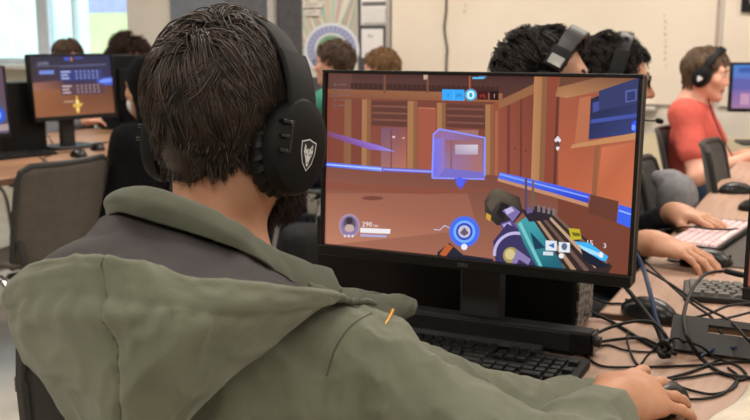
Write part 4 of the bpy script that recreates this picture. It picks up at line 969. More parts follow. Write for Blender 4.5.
# ---- computers: towers
def tower(label, loc, size, rz=0, perf='x', group=None, led=False):
    t = thing('desktop_computer', label, 'computer', loc, rz, group); x, y, z = size
    obj('case', box((0, 0, z / 2 + .006), (x, y, z)), BLACK_M, t, bevel=.006)
    for sx in (1, -1):
        for sy in (1, -1): obj('foot', box((sx * (x / 2 - .03), sy * (y / 2 - .03), .003), (.03, .03, .006)), BLACK, t)
    sgn = 1 if perf == 'x' else -1
    fx = sgn * (x / 2 + .002); prt = []
    obj('end_panel', box((fx, 0, z / 2 + .006), (.004, y * .94, z * .94)), mat('perforated_steel', (150, 148, 144), .45, .5, c2=(60, 60, 60), scale=120, detail=1, ramp=(.45, .5)), t, smooth=False)
    if led: obj('power_button', cyl((x / 2 - .03, -y / 2 - .002, .05), .009, .006), SILVER, t)
    return t
b1 = on_z(588, 342, DZ)
tower('black desktop computer lying flat behind the large game monitor', (b1[0] - .288, 1.655, DZ), (.52, .115, .17), 0, 'x')
b2 = at(2.0, 135.0, 4.4)
tower('black desktop computer tower between the two left monitors', (b2[0] - .04, b2[1] + .12, DZ), (.22, .17, .32), R(78), 'x')

# ================================================================== DESK ITEMS
def keycap(w, d, h=.007): return box((0, 0, h / 2), (w, d, h), .82)
def keyboard(label, loc, rz, w=.44, d=.13, keycol=None, base=None, rows=None, group=None, single=False, tilt=0.0, pitch=.0185):
    t = thing('keyboard', label, 'keyboard', loc, rz, group)
    obj('case', prism(rrect(w, d, .008, 3), .0, .014), base or BLACK_M, t, bevel=.003)
    rows = rows or [[1] * 15 + [0] + [1] * 3, [1.0] * 13 + [2] + [0.25] + [1] * 3 + [.25] + [1] * 4, [1.5] + [1] * 12 + [1.5] + [.25] + [1] * 3 + [.25] + [1] * 3, [1.75] + [1] * 11 + [2.25] + [3.5] + [1] * 4, [2.25] + [1] * 10 + [2.75] + [1.25, 1, 1.25] + [1] * 3, [1.25, 1.25, 1.25, 6.25, 1.25, 1.25, 1.25, 1.25] + [.25] + [1] * 3 + [.25] + [2, 1, 1]]
    gap = {3.5: 1}
    n = len(rows); ph = (d - .016) / n; pu = (w - .018) / max(sum(r) for r in rows)
    shared = {}; acc = []
    for ri, r in enumerate(rows):
        x = -w / 2 + .009; y = d / 2 - .008 - ph * (ri + .5)
        for ki, kw in enumerate(r):
            ww = kw * pu
            blank = kw == 0 or kw == .25 or kw == 3.5 or (ri == 4 and False)
            if kw == 0: ww = pu
            if not blank:
                if single: acc.append((lambda b: (b[0] + np.array([x + ww / 2, y, .013]), b[1]))(keycap(ww - .0022, ph - .0022)))
                else:
                    if kw not in shared:
                        o = obj('key', keycap(ww - .0024, ph - .0024), keycol or KEYM, t, bevel=.0008); shared[kw] = o
                    else: o = shared[kw].copy(); COL.objects.link(o); o.parent = t
                    o.location = (x + ww / 2, y, .013)
            x += ww
    if single: tag(obj('keys', join(*acc), keycol or KEYM, t, smooth=False), kind='stuff')
    return t
keyboard('full-size black keyboard on the front desk below the large game monitor', (-.545, 1.385, DZ), R(0), .44, .135)
W1 = mat('keycap_pink_white', (236, 214, 214), .5, c2=(226, 190, 194), scale=30)
kr = [[1] * 15, [1] * 13 + [2], [1.5] + [1] * 12 + [1.5], [1.75] + [1] * 11 + [2.25], [2.25] + [1] * 10 + [2.75], [1.25, 1.25, 1.25, 6.25, 1.25, 1.25, 1.25, 1.25]]
kl, kq = on_z(697, 232, DZ + .02), None
keyboard('black keyboard with pale pink and white keycaps under the hand on the right desk', (kl[0] + .035, kl[1] + .02, DZ + .004), R(90 - 8), .39, .135, W1, rows=kr)
k2 = on_z(746, 290, DZ + .015)
keyboard('black keyboard lying behind the grey stand plate on the right desk', (k2[0] + .05, k2[1] - .00, DZ), R(8), .34, .135, mat('keycap_worn_grey', (104, 101, 97), .5), mat('keyboard_case_grey', (40, 39, 39), .5), rows=kr)
k3 = on_z(18, 157, DZ)
keyboard('black keyboard on the left brown desk left of the mouse', (k3[0] - .02, k3[1] - .05, DZ), R(78), .44, .14, single=True)
MOUSE = {}
def mouse(label, loc, rz, m=mat('mouse_black', (20, 20, 21), .32, spec=.4), s=1.0, group=None, z=DZ):
    t = thing('computer_mouse', label, 'mouse', (loc[0], loc[1], z), rz, group)
    if 'b' not in MOUSE:
        v, q = mesh_ops([el((0, -.012, .006), (.031, .046, .030), k=.01), el((0, .022, .008), (.029, .040, .022), k=.03), cut((0, 0, .001), (0, 0, -1)), sub_el((.044, .0, .022), (.016, .045, .02), k=.01), sub_el((-.044, .0, .022), (.016, .045, .02), k=.01)], .0035)
        MOUSE['b'] = fast_obj('shell', v, q, m, t, world=False)
        MOUSE['w'] = obj('scroll_wheel', (lambda c: (c[0] @ np.array(RY(R(90)))[:3, :3].T + np.array([0, .036, .025]), c[1]))(cyl((0, 0, 0), .008, .006, 16)), DGREY, t)
        MOUSE['s'] = obj('button_split', box((0, .047, .0215), (.0012, .022, .006)), BLACK_M, t)
    else:
        for k in 'bws':
            o = MOUSE[k].copy(); COL.objects.link(o); o.parent = t
    return t
pm = on_z(659, 409, DZ)
mouse('black mouse under the right hand of the person in the olive jacket', (pm[0], pm[1], 0), R(-14))
p = on_z(641, 321, DZ); mouse('black mouse lying among the cables behind the game monitor', (p[0] + .01, p[1] + .03, 0), R(62))
p = on_z(706, 267, DZ); mouse('black mouse held by the nearer dark-sleeved person on the right desk', (p[0] - .005, p[1] + .02, 0), R(-72))
p = on_z(735, 193, DZ); mouse('black mouse on the right desk nearest the person in the red shirt', (p[0], p[1], 0), R(-60))
p = on_z(747, 210, DZ); mouse('black mouse at the right photo edge beyond the pink keyboard', (p[0] + .03, p[1], 0), R(-80))
p = on_z(79, 157, DZ); mouse('black mouse on the left brown desk beside the grey chair', (p[0], p[1], 0), R(60))
p = on_z(98, 150, DZ); mouse('black mouse behind the first mouse on the left brown desk', (p[0], p[1], 0), R(50))
# mouse pad under the pink keyboard hands
p = on_z(680, 262, DZ)
tag(obj('desk_mat', prism(rrect(.34, .62, .02, 4, (p[0] + .14, p[1] + .30)), DZ + .0003, DZ + .0038), mat('mat_cloth_grey', (96, 92, 88), .9, spec=.1, c2=(86, 82, 78), scale=60)), 'wide dark grey cloth desk mat under the pink keyboard and hands', 'desk mat')
# sound bar in front of the monitor stand
sb = thing('sound_bar', 'long black sound bar lying between the keyboard and the game monitor stand', 'speaker', (-.535, 1.508, DZ))
obj('body', box((0, 0, .024), (.40, .038, .040)), BLACK_M, sb, bevel=.006)
obj('grille', box((-.005, -.0195, .024), (.34, .003, .030)), mat('speaker_mesh', (20, 20, 21), .7, c2=(8, 8, 9), scale=900, detail=1), sb, bevel=.001)
obj('end_cap', box((.2015, 0, .024), (.005, .036, .038)), BLACK_G, sb, bevel=.002)
obj('volume_knob', xf(cyl((0, 0, 0), .009, .008, 18), T(.208, -.0, .026) @ RY(R(90))), DGREY, sb)
for sx in (-.15, .15): obj('foot', box((sx, 0, .002), (.04, .03, .004)), BLACK, sb)
# grey stand plate with a slot
pA, pB = on_z(668, 358, DZ), on_z(752, 348, DZ)
sp = thing('stand_plate', 'dark grey plate with a pale rectangular slot standing among the cables', 'stand plate', ((pA[0] + .055), pA[1] + .035, DZ), R(0))
GP = mat('plate_dark_grey', (72, 72, 72), .5)
def slot_plate():
    w, h, th = .24, .062, .012; sx0, sx1, sz0, sz1 = -.062, .030, .036, .050
    return join(box((0, 0, sz0 / 2), (w, th, sz0)), box((0, 0, (sz1 + h) / 2), (w, th, h - sz1)), box(((-w / 2 + sx0) / 2, 0, (sz0 + sz1) / 2), (sx0 + w / 2, th, sz1 - sz0)), box(((w / 2 + sx1) / 2, 0, (sz0 + sz1) / 2), (w / 2 - sx1, th, sz1 - sz0)))
obj('plate', xf(slot_plate(), T(.06, 0, .004) @ RX(R(-38))), GP, sp, smooth=False)
obj('back_rest', box((.06, .032, .012), (.22, .05, .016)), GP, sp, bevel=.003)
obj('puck', cyl((.135, -.035, .010), .026, .018, 24), BLACK, sp)

# cables on the right: pixel path on the desk plane, with heights above it
NC = [0]
def cable(label, pts, r=.0028, m=CABLE, n=7, group=None):
    P = []
    for q in pts:
        z = DZ + r + .0008 + (q[2] if len(q) > 2 else 0); P.append(on_z(q[0], q[1], z))
    return tag(obj('cable', tube(P, r, 8, n), m), label, 'cable', group)
cable('thick black cable dropping from the right corner of the game monitor', [(608, 268, .10), (622, 283, .075), (640, 305, .045), (655, 325, .02), (662, 341, 0), (668, 352, 0)], .0042)
cable('blue cable dropping beside the thick black one at the game monitor corner', [(634, 250, .12), (643, 268, .09), (650, 292, .06), (656, 318, .025), (664, 336, 0), (672, 350, 0)], .0042, CABLE_B)
cable('black cable slanting down towards the slotted grey plate', [(646, 262, .03), (668, 283, .02), (690, 302, .02), (712, 318, .03), (722, 335, .03), (730, 345, .01)], .0026)
cable('black cable running from the monitor corner to the right photo edge', [(640, 266, .07), (672, 285, .05), (702, 306, .04), (730, 321, .05), (748, 340, .04), (762, 352, 0)], .0026)
cable('black cable with a thick plug looping down left of the worn keyboard', [(726, 271, .04), (706, 274, .045), (692, 290, .05), (684, 314, .05), (687, 336, .04), (700, 357, .0), (722, 373, 0), (752, 378, 0)], .0034)
cable('thick black plug at the right end of the looping cable', [(748, 276, .04), (738, 274, .04), (726, 271, .04)], .0065)
cable('black cable coming out behind the computer end panel', [(555, 300, .01), (585, 310, .01), (612, 322, .0), (645, 342, 0), (665, 352, 0)], .0034)
cable('black cable arching from the sound bar end to the cable knot', [(588, 338, .015), (606, 329, .02), (630, 322, .03), (652, 322, .03), (664, 333, .02), (672, 348, .0)], .0030)
cable('black cable leaving the sound bar straight towards the knot', [(588, 344, .01), (612, 340, .005), (640, 338, .005), (660, 346, 0), (676, 354, 0)], .0030)
cable('thin cable crossing the desk under the cable knot', [(586, 352, 0), (606, 345, 0), (625, 350, 0), (650, 352, 0), (676, 349, 0)], .0020)
cable('thin black cable running above the hand to the right photo edge', [(584, 355, 0), (602, 366, 0), (640, 367, 0), (680, 366, 0), (716, 364, 0), (734, 362, 0), (752, 362, 0)], .0022)
cable('thin loop of cable rising from the desk near the hand', [(628, 330, .01), (628, 345, .005), (638, 365, .0), (648, 355, .01), (660, 345, .02), (676, 338, .03), (686, 344, .01)], .0020)
cable('thin cable in a long loop ending at the mouse', [(666, 380, 0), (690, 377, 0), (718, 373, 0), (736, 379, 0), (733, 388, 0), (714, 394, 0), (694, 391, 0), (672, 384, 0)], .0021)
cable('thin cable curving below the long loop beside the mouse', [(672, 398, 0), (700, 399, 0), (722, 394, 0), (734, 384, 0), (738, 376, 0), (728, 368, 0)], .0021)
cable('black cable lying from the plate puck towards the hand', [(732, 350, .0), (714, 362, 0), (690, 372, 0), (668, 378, 0)], .0022)
cable('thin cable hooking round the slotted plate', [(680, 340, .03), (700, 346, .02), (716, 358, 0), (738, 366, 0), (747, 377, 0), (738, 380, 0)], .0022)
cable('black cable lying across the worn keyboard', [(752, 303, .035), (728, 306, .035), (708, 314, .03), (686, 318, .02), (664, 312, 0)], .0026)
cable('black cable from the mouse among cables to the worn keyboard', [(668, 312, .01), (690, 318, .02), (716, 320, .025), (752, 312, .03)], .0024)
cable('short black cable on the desk behind the perforated end panel', [(590, 296, 0), (606, 303, 0), (622, 304, 0), (640, 310, 0)], .0026)
cable('black cable lying over the pink keyboard', [(640, 236, .004), (664, 230, .012), (688, 227, .03), (712, 229, .03), (736, 229, .02), (752, 225, .0)], .0026)
cable('blue tinted cable curling beside the plate puck', [(700, 357, .0), (712, 350, .01), (724, 347, .01), (736, 348, .02)], .0026, CABLE_B)
cable('thick knot of black cable bundled left of the slotted plate', [(656, 350, .01), (664, 342, .03), (670, 352, .01), (662, 356, .01), (660, 346, .02), (672, 342, .02), (668, 356, .01)], .0050)
def deskpath(label, pts, r=.003, m=CABLE): return cable(label, pts, r, m)
deskpath('thin cable wandering over the left desk beside the keyboard', [(28, 150), (40, 157), (46, 163), (52, 164), (44, 158), (60, 153), (72, 152)], .0022)
deskpath('black cable trailing behind the left desk mice', [(36, 134, .02), (48, 136, .03), (54, 145, 0), (66, 147, 0), (90, 145, 0), (108, 142, 0)], .0034)
deskpath('white cable hanging in front of the left computer tower', [(6, 84, .2), (9, 96, .16), (13, 108, .1), (16, 118, .06), (13, 112, .09)], .0024, mat('cable_pale', (150, 148, 146), .5))
# white fabric edge at the lower right corner: a crumpled white towel on the desk
g1 = [on_z(686, 428, DZ + .012), on_z(706, 410, DZ + .03), on_z(728, 392, DZ + .032), on_z(750, 374, DZ + .02)]
rows = [[p + np.array([0, .012, -.03 + .0]) * (1 if k == 0 else 0) + np.array([.05, -.06, .010]) * k for p in g1] for k in range(4)]
for r_ in rows:
    for q in r_: q[2] = max(q[2], DZ + .004)
tag(obj('towel', grid(rows, 8, 6, lambda U, V: .003 * np.sin(9 * U + 7 * V) + .002 * np.sin(23 * V - 6 * U)), mat('white_towel', (222, 212, 196), .9, spec=.1, bump=.3, bscale=400), solid=.004), 'cream white cloth on the desk at the lower right corner', 'cloth')

# ================================================================== CHAIRS
chair('black office chair of the person in the olive jacket, at lower left', (-.80, .978, 0), R(35), mat('chair_black_plastic', (34, 33, 32), .5, spec=.3), .945, back_w=.26)
chair('grey empty office chair pushed against the left brown desk', (-2.69, 2.52, 0), R(87), CHAIR_G, .83, z0=.47)
chair('grey office chair of the person in the red shirt', (-.46, 4.59, 0), R(-92), CHAIR_D, .84)
chair('empty grey office chair tucked under the right desk next to the red shirt', (-.14, 3.62, 0), R(-90), CHAIR_D, .88)
chair('grey office chair with a light grey jacket over its backrest', (-.29, 3.14, 0), R(-86), CHAIR_D, .86)
chair('grey office chair of the person whose hands rest on the pink keyboard', (-.50, 2.66, 0), R(-90), CHAIR_D, .82)
chair('grey office chair of the headset wearer with the silver slider', (-.57, 2.14, 0), R(-90), CHAIR_D, .80)
chair('office chair of the masked person in black on the left', (-2.50, 3.10, 0), R(90), CHAIR_D, .82)
chair('office chair of the person wearing glasses by the poster', (-2.42, 4.42, 0), R(90), CHAIR_D, .82)
chair('office chair of the red blond person below the notice', (-2.40, 4.93, 0), R(90), CHAIR_D, .82)
chair('office chair of the brown haired person behind the scoreboard monitor', (-4.36, 4.05, 0), R(-90), CHAIR_D, .82)
chair('office chair of the person with bushy dark hair by the window', (-4.30, 4.72, 0), R(-90), CHAIR_D, .82)
jc = at(677, 190, 3.02)
v, q = mesh_ops([rc(jc + [0, -.05, .0], jc + [.0, .05, .0], .050, .047, k=.04), rc(jc + [.0, -.055, -.05], jc + [.01, .05, -.05], .045, .045, k=.05), rc(jc + [-.06, -.02, .04], jc + [-.02, -.02, .035], .022, .03, k=.04)], .006, lambda P: wrinkle(P, .004, 1.2))
tag(fast_obj('jacket', v, q, mat('grey_fleece', (132, 132, 136), .95, spec=.1, c2=(120, 120, 124), scale=40, bump=.3)), 'light grey jacket draped over a chair backrest beside the right desk', 'jacket')

# ================================================================== PEOPLE
T_RED = mat('red_tshirt', (206, 98, 88), .85, spec=.15, c2=(196, 90, 80), scale=20, bump=.15, bscale=500)
DARK_SH = mat('charcoal_knit', (44, 43, 46), .9, spec=.1, c2=(36, 35, 38), scale=50, bump=.2)
BLACK_SH = mat('black_sweater', (20, 20, 22), .9, spec=.1, c2=(15, 15, 16), scale=50, bump=.2)
GREEN_SH = mat('green_tshirt', (66, 128, 108), .85, spec=.1); GREY_SH = mat('grey_tshirt', (110, 110, 116), .85, spec=.1); NAVY = mat('navy_trousers', (40, 44, 58), .85, spec=.1); JEANS = mat('jeans', (62, 74, 98), .85, spec=.1)
# ---- the person in the olive jacket
H0 = at(232, 123, 1.13)
wr = on_z(615, 400, DZ + .050)
def jacket_extra(I):
    L, N, hc, Sh, E, W = I['L'], I['N'], I['hipc'], I['Sh'], I['El'], I['Wr']
    up = N * .55 + hc * .45
    ops = [el(L(up + [0, -.045, .02]), (.185, .140, .20), None, k=.06), el(L(hc + [0, -.02, .04]), (.20, .165, .17), None, k=.08),
           rc(L(N + [.06, -.01, -.085]), Sh[0], .055, .068, k=.05), rc(L(N + [-.06, -.01, -.085]), Sh[1] + [-.015, 0, 0], .055, .070, k=.05)]
    for i in range(2):
        ops += [rc(Sh[i], E[i], .069, .066, k=.05), rc(E[i], E[i] * .36 + W[i] * .64, .066, .050, k=.04)]
    ops += [rc(at(425, 392, 1.10), at(500, 428, 1.18), .060, .062, k=.05), rc(at(500, 428, 1.18), at(565, 412, 1.25), .060, .046, k=.05), rc(at(560, 414, 1.25), at(592, 408, 1.285), .046, .040, k=.02)]
    # bunched folds along the right forearm
    for t, r in ((.10, .072), (.28, .066), (.45, .061), (.60, .056)):
        c = E[0] * (1 - t) + W[0] * t; ops.append(el(c, (r, r, r), None, k=.02))
    return ops
main = person('person in an olive hooded jacket, seen from behind at the large monitor', H0, 0.0, R(-7), R(0), 0, SKIN_T, OLIVE, 'long', NAVY, hands=((wr[0] - H0[0], wr[1] - H0[1], wr[2]), (-.24, .40, .775)), hips=-.02, res=.004, curl=(.22, .5), spread=(.24, .12), hand_roll=(R(25), 0), shirt_name='jacket', hand_yaw=(R(-20), 0), hand_dz=(-.08, -.1), extra_shirt=jacket_extra, pole=((.9, -.35, -.55), (-.5, -.5, -1)),
              shirt_disp=lambda P: wrinkle(P, .0085, .85, .7) + wrinkle(P, .0042, 1.8, 2.1), wide=.87, drop=.05, nz=.165)
tm = main['t']
def skin_hair(info, region, n, Lh, d0, nw=.5, jit=.2, rad=.0007, seed=5, S=4):
    V, Q = info['body']; mh = info['mh']; lv = (V - mh[:3, 3]) @ mh[:3, :3]
    a = V[Q]; nr = np.cross(a[:, 2] - a[:, 0], a[:, 3] - a[:, 1]); nr /= np.linalg.norm(nr, axis=1)[:, None] + 1e-9
    c = lv[Q].mean(1); ok = region(c)
    g = np.random.default_rng(seed); idx = g.choice(np.where(ok)[0], n); P0 = a.mean(1)[idx] + g.normal(size=(n, 3)) * .002; dn = nr[idx]
    d = dn * nw + mh[:3, :3] @ np.array(d0, float) + g.normal(size=(n, 3)) * jit; d /= np.linalg.norm(d, axis=1)[:, None]
    t = np.linspace(0, 1, S)[None, :, None]; L_ = Lh * (.5 + .7 * g.random((n, 1, 1)))
    P = P0[:, None] - dn[:, None] * .001 + d[:, None] * t * L_ - dn[:, None] * nw * .45 * t ** 2 * L_
    return ribbon(P, rad, seed)
nape = skin_hair(main, lambda c: (c[:, 1] < -.012 - .25 * np.clip(c[:, 2] + .05, -1, 0)) & (c[:, 2] < .0) & (c[:, 2] > -.046 + .25 * np.abs(c[:, 0])) & (c[:, 1] < -.005), 4200, .020, (0, -.05, -.9), .42, .22, .0009, 31)
hair_obj(tm, main['MH'], H_MAIN, cap=.004, rad=.0010, seed=14, N=14000, length=lambda d: .032 + .055 * np.clip((d[:, 2] + .75) / .9, 0, 1), thick=.010, crown=(.1, -.38, .92), segs=9, clumps=520, conv=.82, wr=.48, grav=.55, sweep=(-.15, .05, 0), zmin=[.088, .084, .05, .015, .0, -.035, -.040], hug=.40, topgain=.9, extra=nape)
bv, bq = skin_hair(main, lambda c: (c[:, 1] > .012) & (c[:, 2] < -.03) & (c[:, 2] > -.125) & ~((c[:, 2] > -.055) & (np.abs(c[:, 0]) < .045)) & ~((np.abs(c[:, 0]) < .025) & (c[:, 2] > -.082) & (c[:, 2] < -.048)), 5200, .022, (0, .1, -.8), .55, .22)
fast_obj('beard', bv, bq, H_BEARD, tm)
brow(main, H_BEARD)
headset('black over-ear headset with a white wolf shield emblem on the person in olive', main['MH'], BLACK_M, emblem=True, tilt=R(-13), cup_r=.048, band_r=(.100, .126), w=.048, swivel=R(10))
# collar, hood and lining over the jacket (curves run left to right round the neck)
A3 = lambda rows: [[at(x, y, d) for x, y, d in r] for r in rows]
noise2 = lambda a: (lambda U, V: a * 2.2 * (ridged(np.stack([U * .5, V * .12, U * 0 + a * 90], -1), 22, 4) - .55)) if True else (lambda U, V: a * (np.sin(19 * U + 5 * np.sin(7 * V)) * .6 + np.sin(31 * V + 11 * U) * .4 + .7 * np.sin(47 * U + 9 * np.sin(5 * U + 3 * V)) * .4))
col_top = [(118, 206, 1.04), (119, 194, .99), (138, 187, .95), (160, 191, .925), (190, 202, .915), (217, 213, .915), (240, 226, .925), (262, 241, .945), (284, 253, .975), (308, 263, 1.01), (330, 270, 1.05)]
col_mid = [(108, 210, 1.04), (106, 201, .98), (122, 198, .93), (150, 203, .905), (188, 214, .895), (217, 226, .893), (241, 238, .90), (264, 253, .92), (286, 266, .95), (310, 278, .985), (338, 284, 1.03)]
col_low = [(112, 222, 1.02), (110, 216, .965), (124, 212, .925), (150, 220, .905), (188, 231, .893), (216, 241, .89), (240, 250, .895), (262, 262, .91), (284, 277, .935), (308, 291, .965), (340, 300, 1.01)]
col_in = [(122, 216, 1.04), (126, 212, 1.0), (142, 208, .965), (162, 212, .95), (190, 222, .94), (216, 232, .94), (238, 244, .95), (258, 256, .97), (282, 268, 1.0), (306, 280, 1.03), (328, 288, 1.06)]
obj('collar', grid(A3([col_in, col_top, col_mid, col_low]), 7, 6, noise2(.0016)), OLIVE_D, tm, world=True, solid=.004, angle=0)
rim = [(9, 284, .955), (30, 268, .90), (62, 261, .855), (90, 260, .83), (120, 265, .81), (157, 273, .80), (190, 282, .80), (230, 287, .815), (277, 291, .85), (312, 293, .91), (344, 297, .985)]
lin_a = [(x, y - 4, d + .012) for x, y, d in [(100, 224, 1.0), (108, 220, .96), (124, 216, .93), (150, 222, .912), (188, 233, .90), (216, 243, .897), (240, 252, .90), (262, 264, .915), (284, 279, .94), (308, 292, .97), (340, 301, 1.01)]]
lin_b = [(78, 243, .97), (92, 232, .94), (112, 232, .905), (142, 240, .885), (180, 250, .873), (212, 258, .872), (240, 265, .878), (264, 273, .893), (288, 283, .925), (312, 293, .955), (341, 300, 1.0)]
lin_c = [(42, 262, .955), (60, 252, .915), (86, 250, .875), (122, 256, .85), (164, 266, .84), (200, 273, .838), (234, 279, .848), (268, 284, .87), (294, 289, .91), (318, 294, .945), (342, 299, .99)]
lin_d = [(x, y + 2, d + .004) for x, y, d in rim]
obj('hood_lining', grid(A3([lin_a, lin_b, lin_c, lin_d]), 7, 7, noise2(.002)), LINING, tm, world=True, solid=.003, angle=0)
rim_in = [(x, y + 3.0, d + .010) for x, y, d in rim]; rim_up = [(x, y - .8, d - .002) for x, y, d in rim]
h1_ = [(9, 300, .95), (26, 286, .885), (58, 280, .838), (88, 279, .812), (119, 284, .792), (156, 291, .782), (189, 298, .782), (227, 303, .797), (268, 305, .832), (302, 305, .89), (334, 302, .965)]
h2_ = [(13, 322, .945), (28, 314, .878), (58, 312, .828), (88, 313, .80), (118, 316, .78), (152, 321, .770), (184, 326, .770), (216, 329, .785), (250, 330, .82), (284, 322, .875), (318, 309, .945)]
h3_ = [(18, 346, .945), (36, 346, .88), (62, 348, .832), (90, 350, .803), (117, 352, .783), (146, 355, .772), (174, 358, .772), (202, 359, .785), (230, 357, .815), (258, 348, .865), (284, 334, .925)]
h4_ = [(34, 372, .95), (50, 378, .89), (72, 383, .845), (95, 387, .815), (117, 390, .795), (141, 392, .784), (164, 393, .784), (186, 392, .793), (207, 387, .82), (228, 376, .865), (246, 362, .915)]
h5_ = [(56, 398, .955), (68, 408, .90), (84, 417, .86), (101, 424, .83), (118, 428, .812), (136, 430, .80), (152, 430, .80), (168, 428, .806), (184, 421, .83), (198, 408, .87), (208, 394, .915)]
h6_ = [(76, 420, .965), (86, 434, .92), (97, 446, .885), (109, 456, .86), (120, 462, .842), (132, 464, .832), (143, 463, .832), (154, 459, .838), (164, 450, .855), (172, 436, .885), (178, 420, .925)]
def hoodfn(U, V):
    P = np.stack([U * .42, V * .30, U * 0 + .3], -1); w = .0120 * (ridged(P, 12, 3) - .62) + .0060 * (ridged(P, 27, 8) - .6) + .0012 * (vnoise(P, 90, 2) - .5)
    band = np.exp(-((V - .36) / .035) ** 2); w = w - .0035 * band + .0016 * np.sin(88 * U) * np.exp(-((V - .40) / .07) ** 2)
    w = w - .0030 * np.exp(-((U - .38 + .04 * np.sin(6 * V)) / .012) ** 2)
    return -w * (1 - .6 * np.clip((U - .7) / .3, 0, 1)) * np.clip(V / .12, .25, 1)
HV = grid(A3([rim_in, rim_up, h1_, h2_, h3_, h4_, h5_, h6_]), 12, 10, hoodfn)
obj('hood', HV, OLIVE, tm, world=True, solid=.004, angle=0)
nc = 121
sm = HV[0].reshape(-1, nc, 3)
vdir = lambda p: (np.array([0, 0, CAM_Z]) - p) / np.linalg.norm(np.array([0, 0, CAM_Z]) - p) * .0012
obj('hood_seam', tube([sm[i, int(nc * (.38 - .04 * math.sin(6 * i / sm.shape[0])))] + vdir(sm[i, 46]) for i in range(9, sm.shape[0])],   .0017, 6), SEAM, tm, world=True)
from mathutils.bvhtree import BVHTree
jk = main['shirt']; bt = BVHTree.FromPolygons([v.co + jk.parent.location for v in jk.data.vertices], [tuple(p.vertices) for p in jk.data.polygons])
def on_cloth(pts, lift=.0006):
    out = []
    for x, y in pts:
        d = Vector(ray(x, y)[0]).normalized(); hit = bt.ray_cast(Vector((0, 0, CAM_Z)), d)
        if hit[0] is not None: out.append(np.array(hit[0] - d * lift))
    return out
for nm, path in (('armhole_seam', [(372, 313), (360, 319), (349, 328), (341, 339), (335, 350), (331, 362), (327, 376)]), ('sleeve_seam', [(352, 326), (346, 336), (340, 348), (336, 358), (332, 372)])):
    sp_ = on_cloth(catmull([np.array(q + (0,)) for q in path], 6)[:, :2])
    if nm == 'armhole_seam' and len(sp_) > 4: obj(nm, tube(sp_, .0008, 6), OLIVE_D, tm, world=True)
# collar flaps at the right front with the zip
fl = A3([[(296, 268, 1.0), (322, 276, 1.04), (340, 288, 1.07), (352, 300, 1.09)], [(304, 284, .97), (330, 292, 1.0), (352, 296, 1.04), (372, 298, 1.08)], [(320, 297, .965), (345, 300, .985), (364, 303, 1.02), (382, 305, 1.06)]])
obj('collar_flap', grid(fl, 7, 6, noise2(.0025)), OLIVE_D, tm, world=True, solid=.006, angle=0)
fl2 = A3([[(340, 290, 1.02), (368, 292, 1.06), (392, 295, 1.09), (412, 299, 1.11), (416, 304, 1.11)], [(342, 300, 1.0), (366, 303, 1.04), (388, 305, 1.07), (406, 309, 1.09), (413, 312, 1.10)], [(352, 312, 1.0), (372, 318, 1.03), (386, 322, 1.05), (396, 318, 1.08), (406, 315, 1.10)], [(360, 330, 1.0), (376, 336, 1.03), (384, 338, 1.05), (390, 332, 1.07), (398, 324, 1.09)]])
obj('front_placket', grid(fl2, 7, 6, noise2(.002)), OLIVE_D, tm, world=True, solid=.008, angle=0)
obj('zip', tube([at(393, 310, 1.03), at(388, 320, 1.012), at(381, 330, .995), at(376, 340, .98)], .0022, 8, 5), mat('brass_zip', (196, 140, 60), .35, .7), tm, world=True)

# ---- persons along the right desk
def top_hair(info, m, seed, **k):
    d = dict(N=2600, length=.06, thick=.022, rad=.0014, segs=7, clumps=160, conv=.75, wr=.45, grav=.4, seed=seed, cap=.010); d.update(k); return hair_obj(info['t'], info['MH'], m, **d)
h = at(545, 84, 2.2)
p6 = person('person with thick dark hair and a silver slider headset behind the game monitor', h, R(-90), R(4), 0, 0, SKIN_T, DARK_SH, 'long', NAVY, hands=((.12, .26, .64), (-.12, .26, .64)), hips=-.10)
top_hair(p6, H_BLACK, 21, N=4200, length=.055, thick=.026, curl=.004, turns=1, frizz=.0006, clumps=200); brow(p6, H_BLACK)
headset('grey and black headset with a silver slider above the game monitor', p6['MH'], BLACK_M, DGREY, SILVER, band_r=(.106, .136), w=.046, tilt=R(-26), band_c=(0, .012, -.01))
h = at(612, 82, 2.66)
wr1, wr2 = on_z(653, 243, DZ + .05), on_z(676, 213, DZ + .045)
inv = lambda w, h, yaw: tuple((np.array(RZ(-yaw))[:3, :3] @ (np.array([w[0] - h[0], w[1] - h[1], 0])))[:2]) + (w[2],)
p7 = person('person with dark hair, glasses and dark sleeves typing on the pink keyboard', h, R(-90), R(14), R(-4), 0, SKIN_T, DARK_SH, 'long', NAVY, hands=(inv(wr1, h, R(-90)), inv(wr2, h, R(-90))), hips=-.12, curl=(.5, .28), hand_yaw=(R(12), R(22)), hand_dz=(-.12, -.08), res=.004)
top_hair(p7, H_BLACK, 22, N=3800, length=.05, thick=.024, curl=.005, turns=1, frizz=.0006, clumps=200, zmin=[.075, .07, .04, .01, 0, -.03, -.05]); brow(p7, H_BLACK); glasses(p7, BLACK)
headset('dark grey headset with a microphone on the person with glasses at right', p7['MH'], BLACK_M, DGREY, None, mic=[(1, .01, -.04), (.95, .08, -.062), (.85, .150, -.050)], band_r=(.102, .136), tilt=R(-12))
h = at(706, 74, 4.45)
wA, wB = at(754, 157, 4.12), at(775, 152, 4.35)
pr_ = person('person with brown hair in a red t-shirt and black headphones facing right', h, R(-90), R(-6), R(-9), 0, SKIN_P, T_RED, 'short', JEANS, hands=(inv(wA, h, R(-90)), inv(wB, h, R(-90))), hips=-.05, curl=(.4, .4), res=.004, wide=.92, knees=.40, nose=.2, nb=.060, drop=.0, nz=.125, pole=((.1, -1.2, -1), (-.3, -.4, -1)))
top_hair(pr_, H_LBR, 23, N=4200, length=.085, thick=.018, rad=.0013, clumps=170, wr=.22, grav=.8, hug=.1, crown=(0, -.3, .95), zmin=[.085, .08, .06, .02, -.0, -.03, -.05]); brow(pr_, H_LBR)
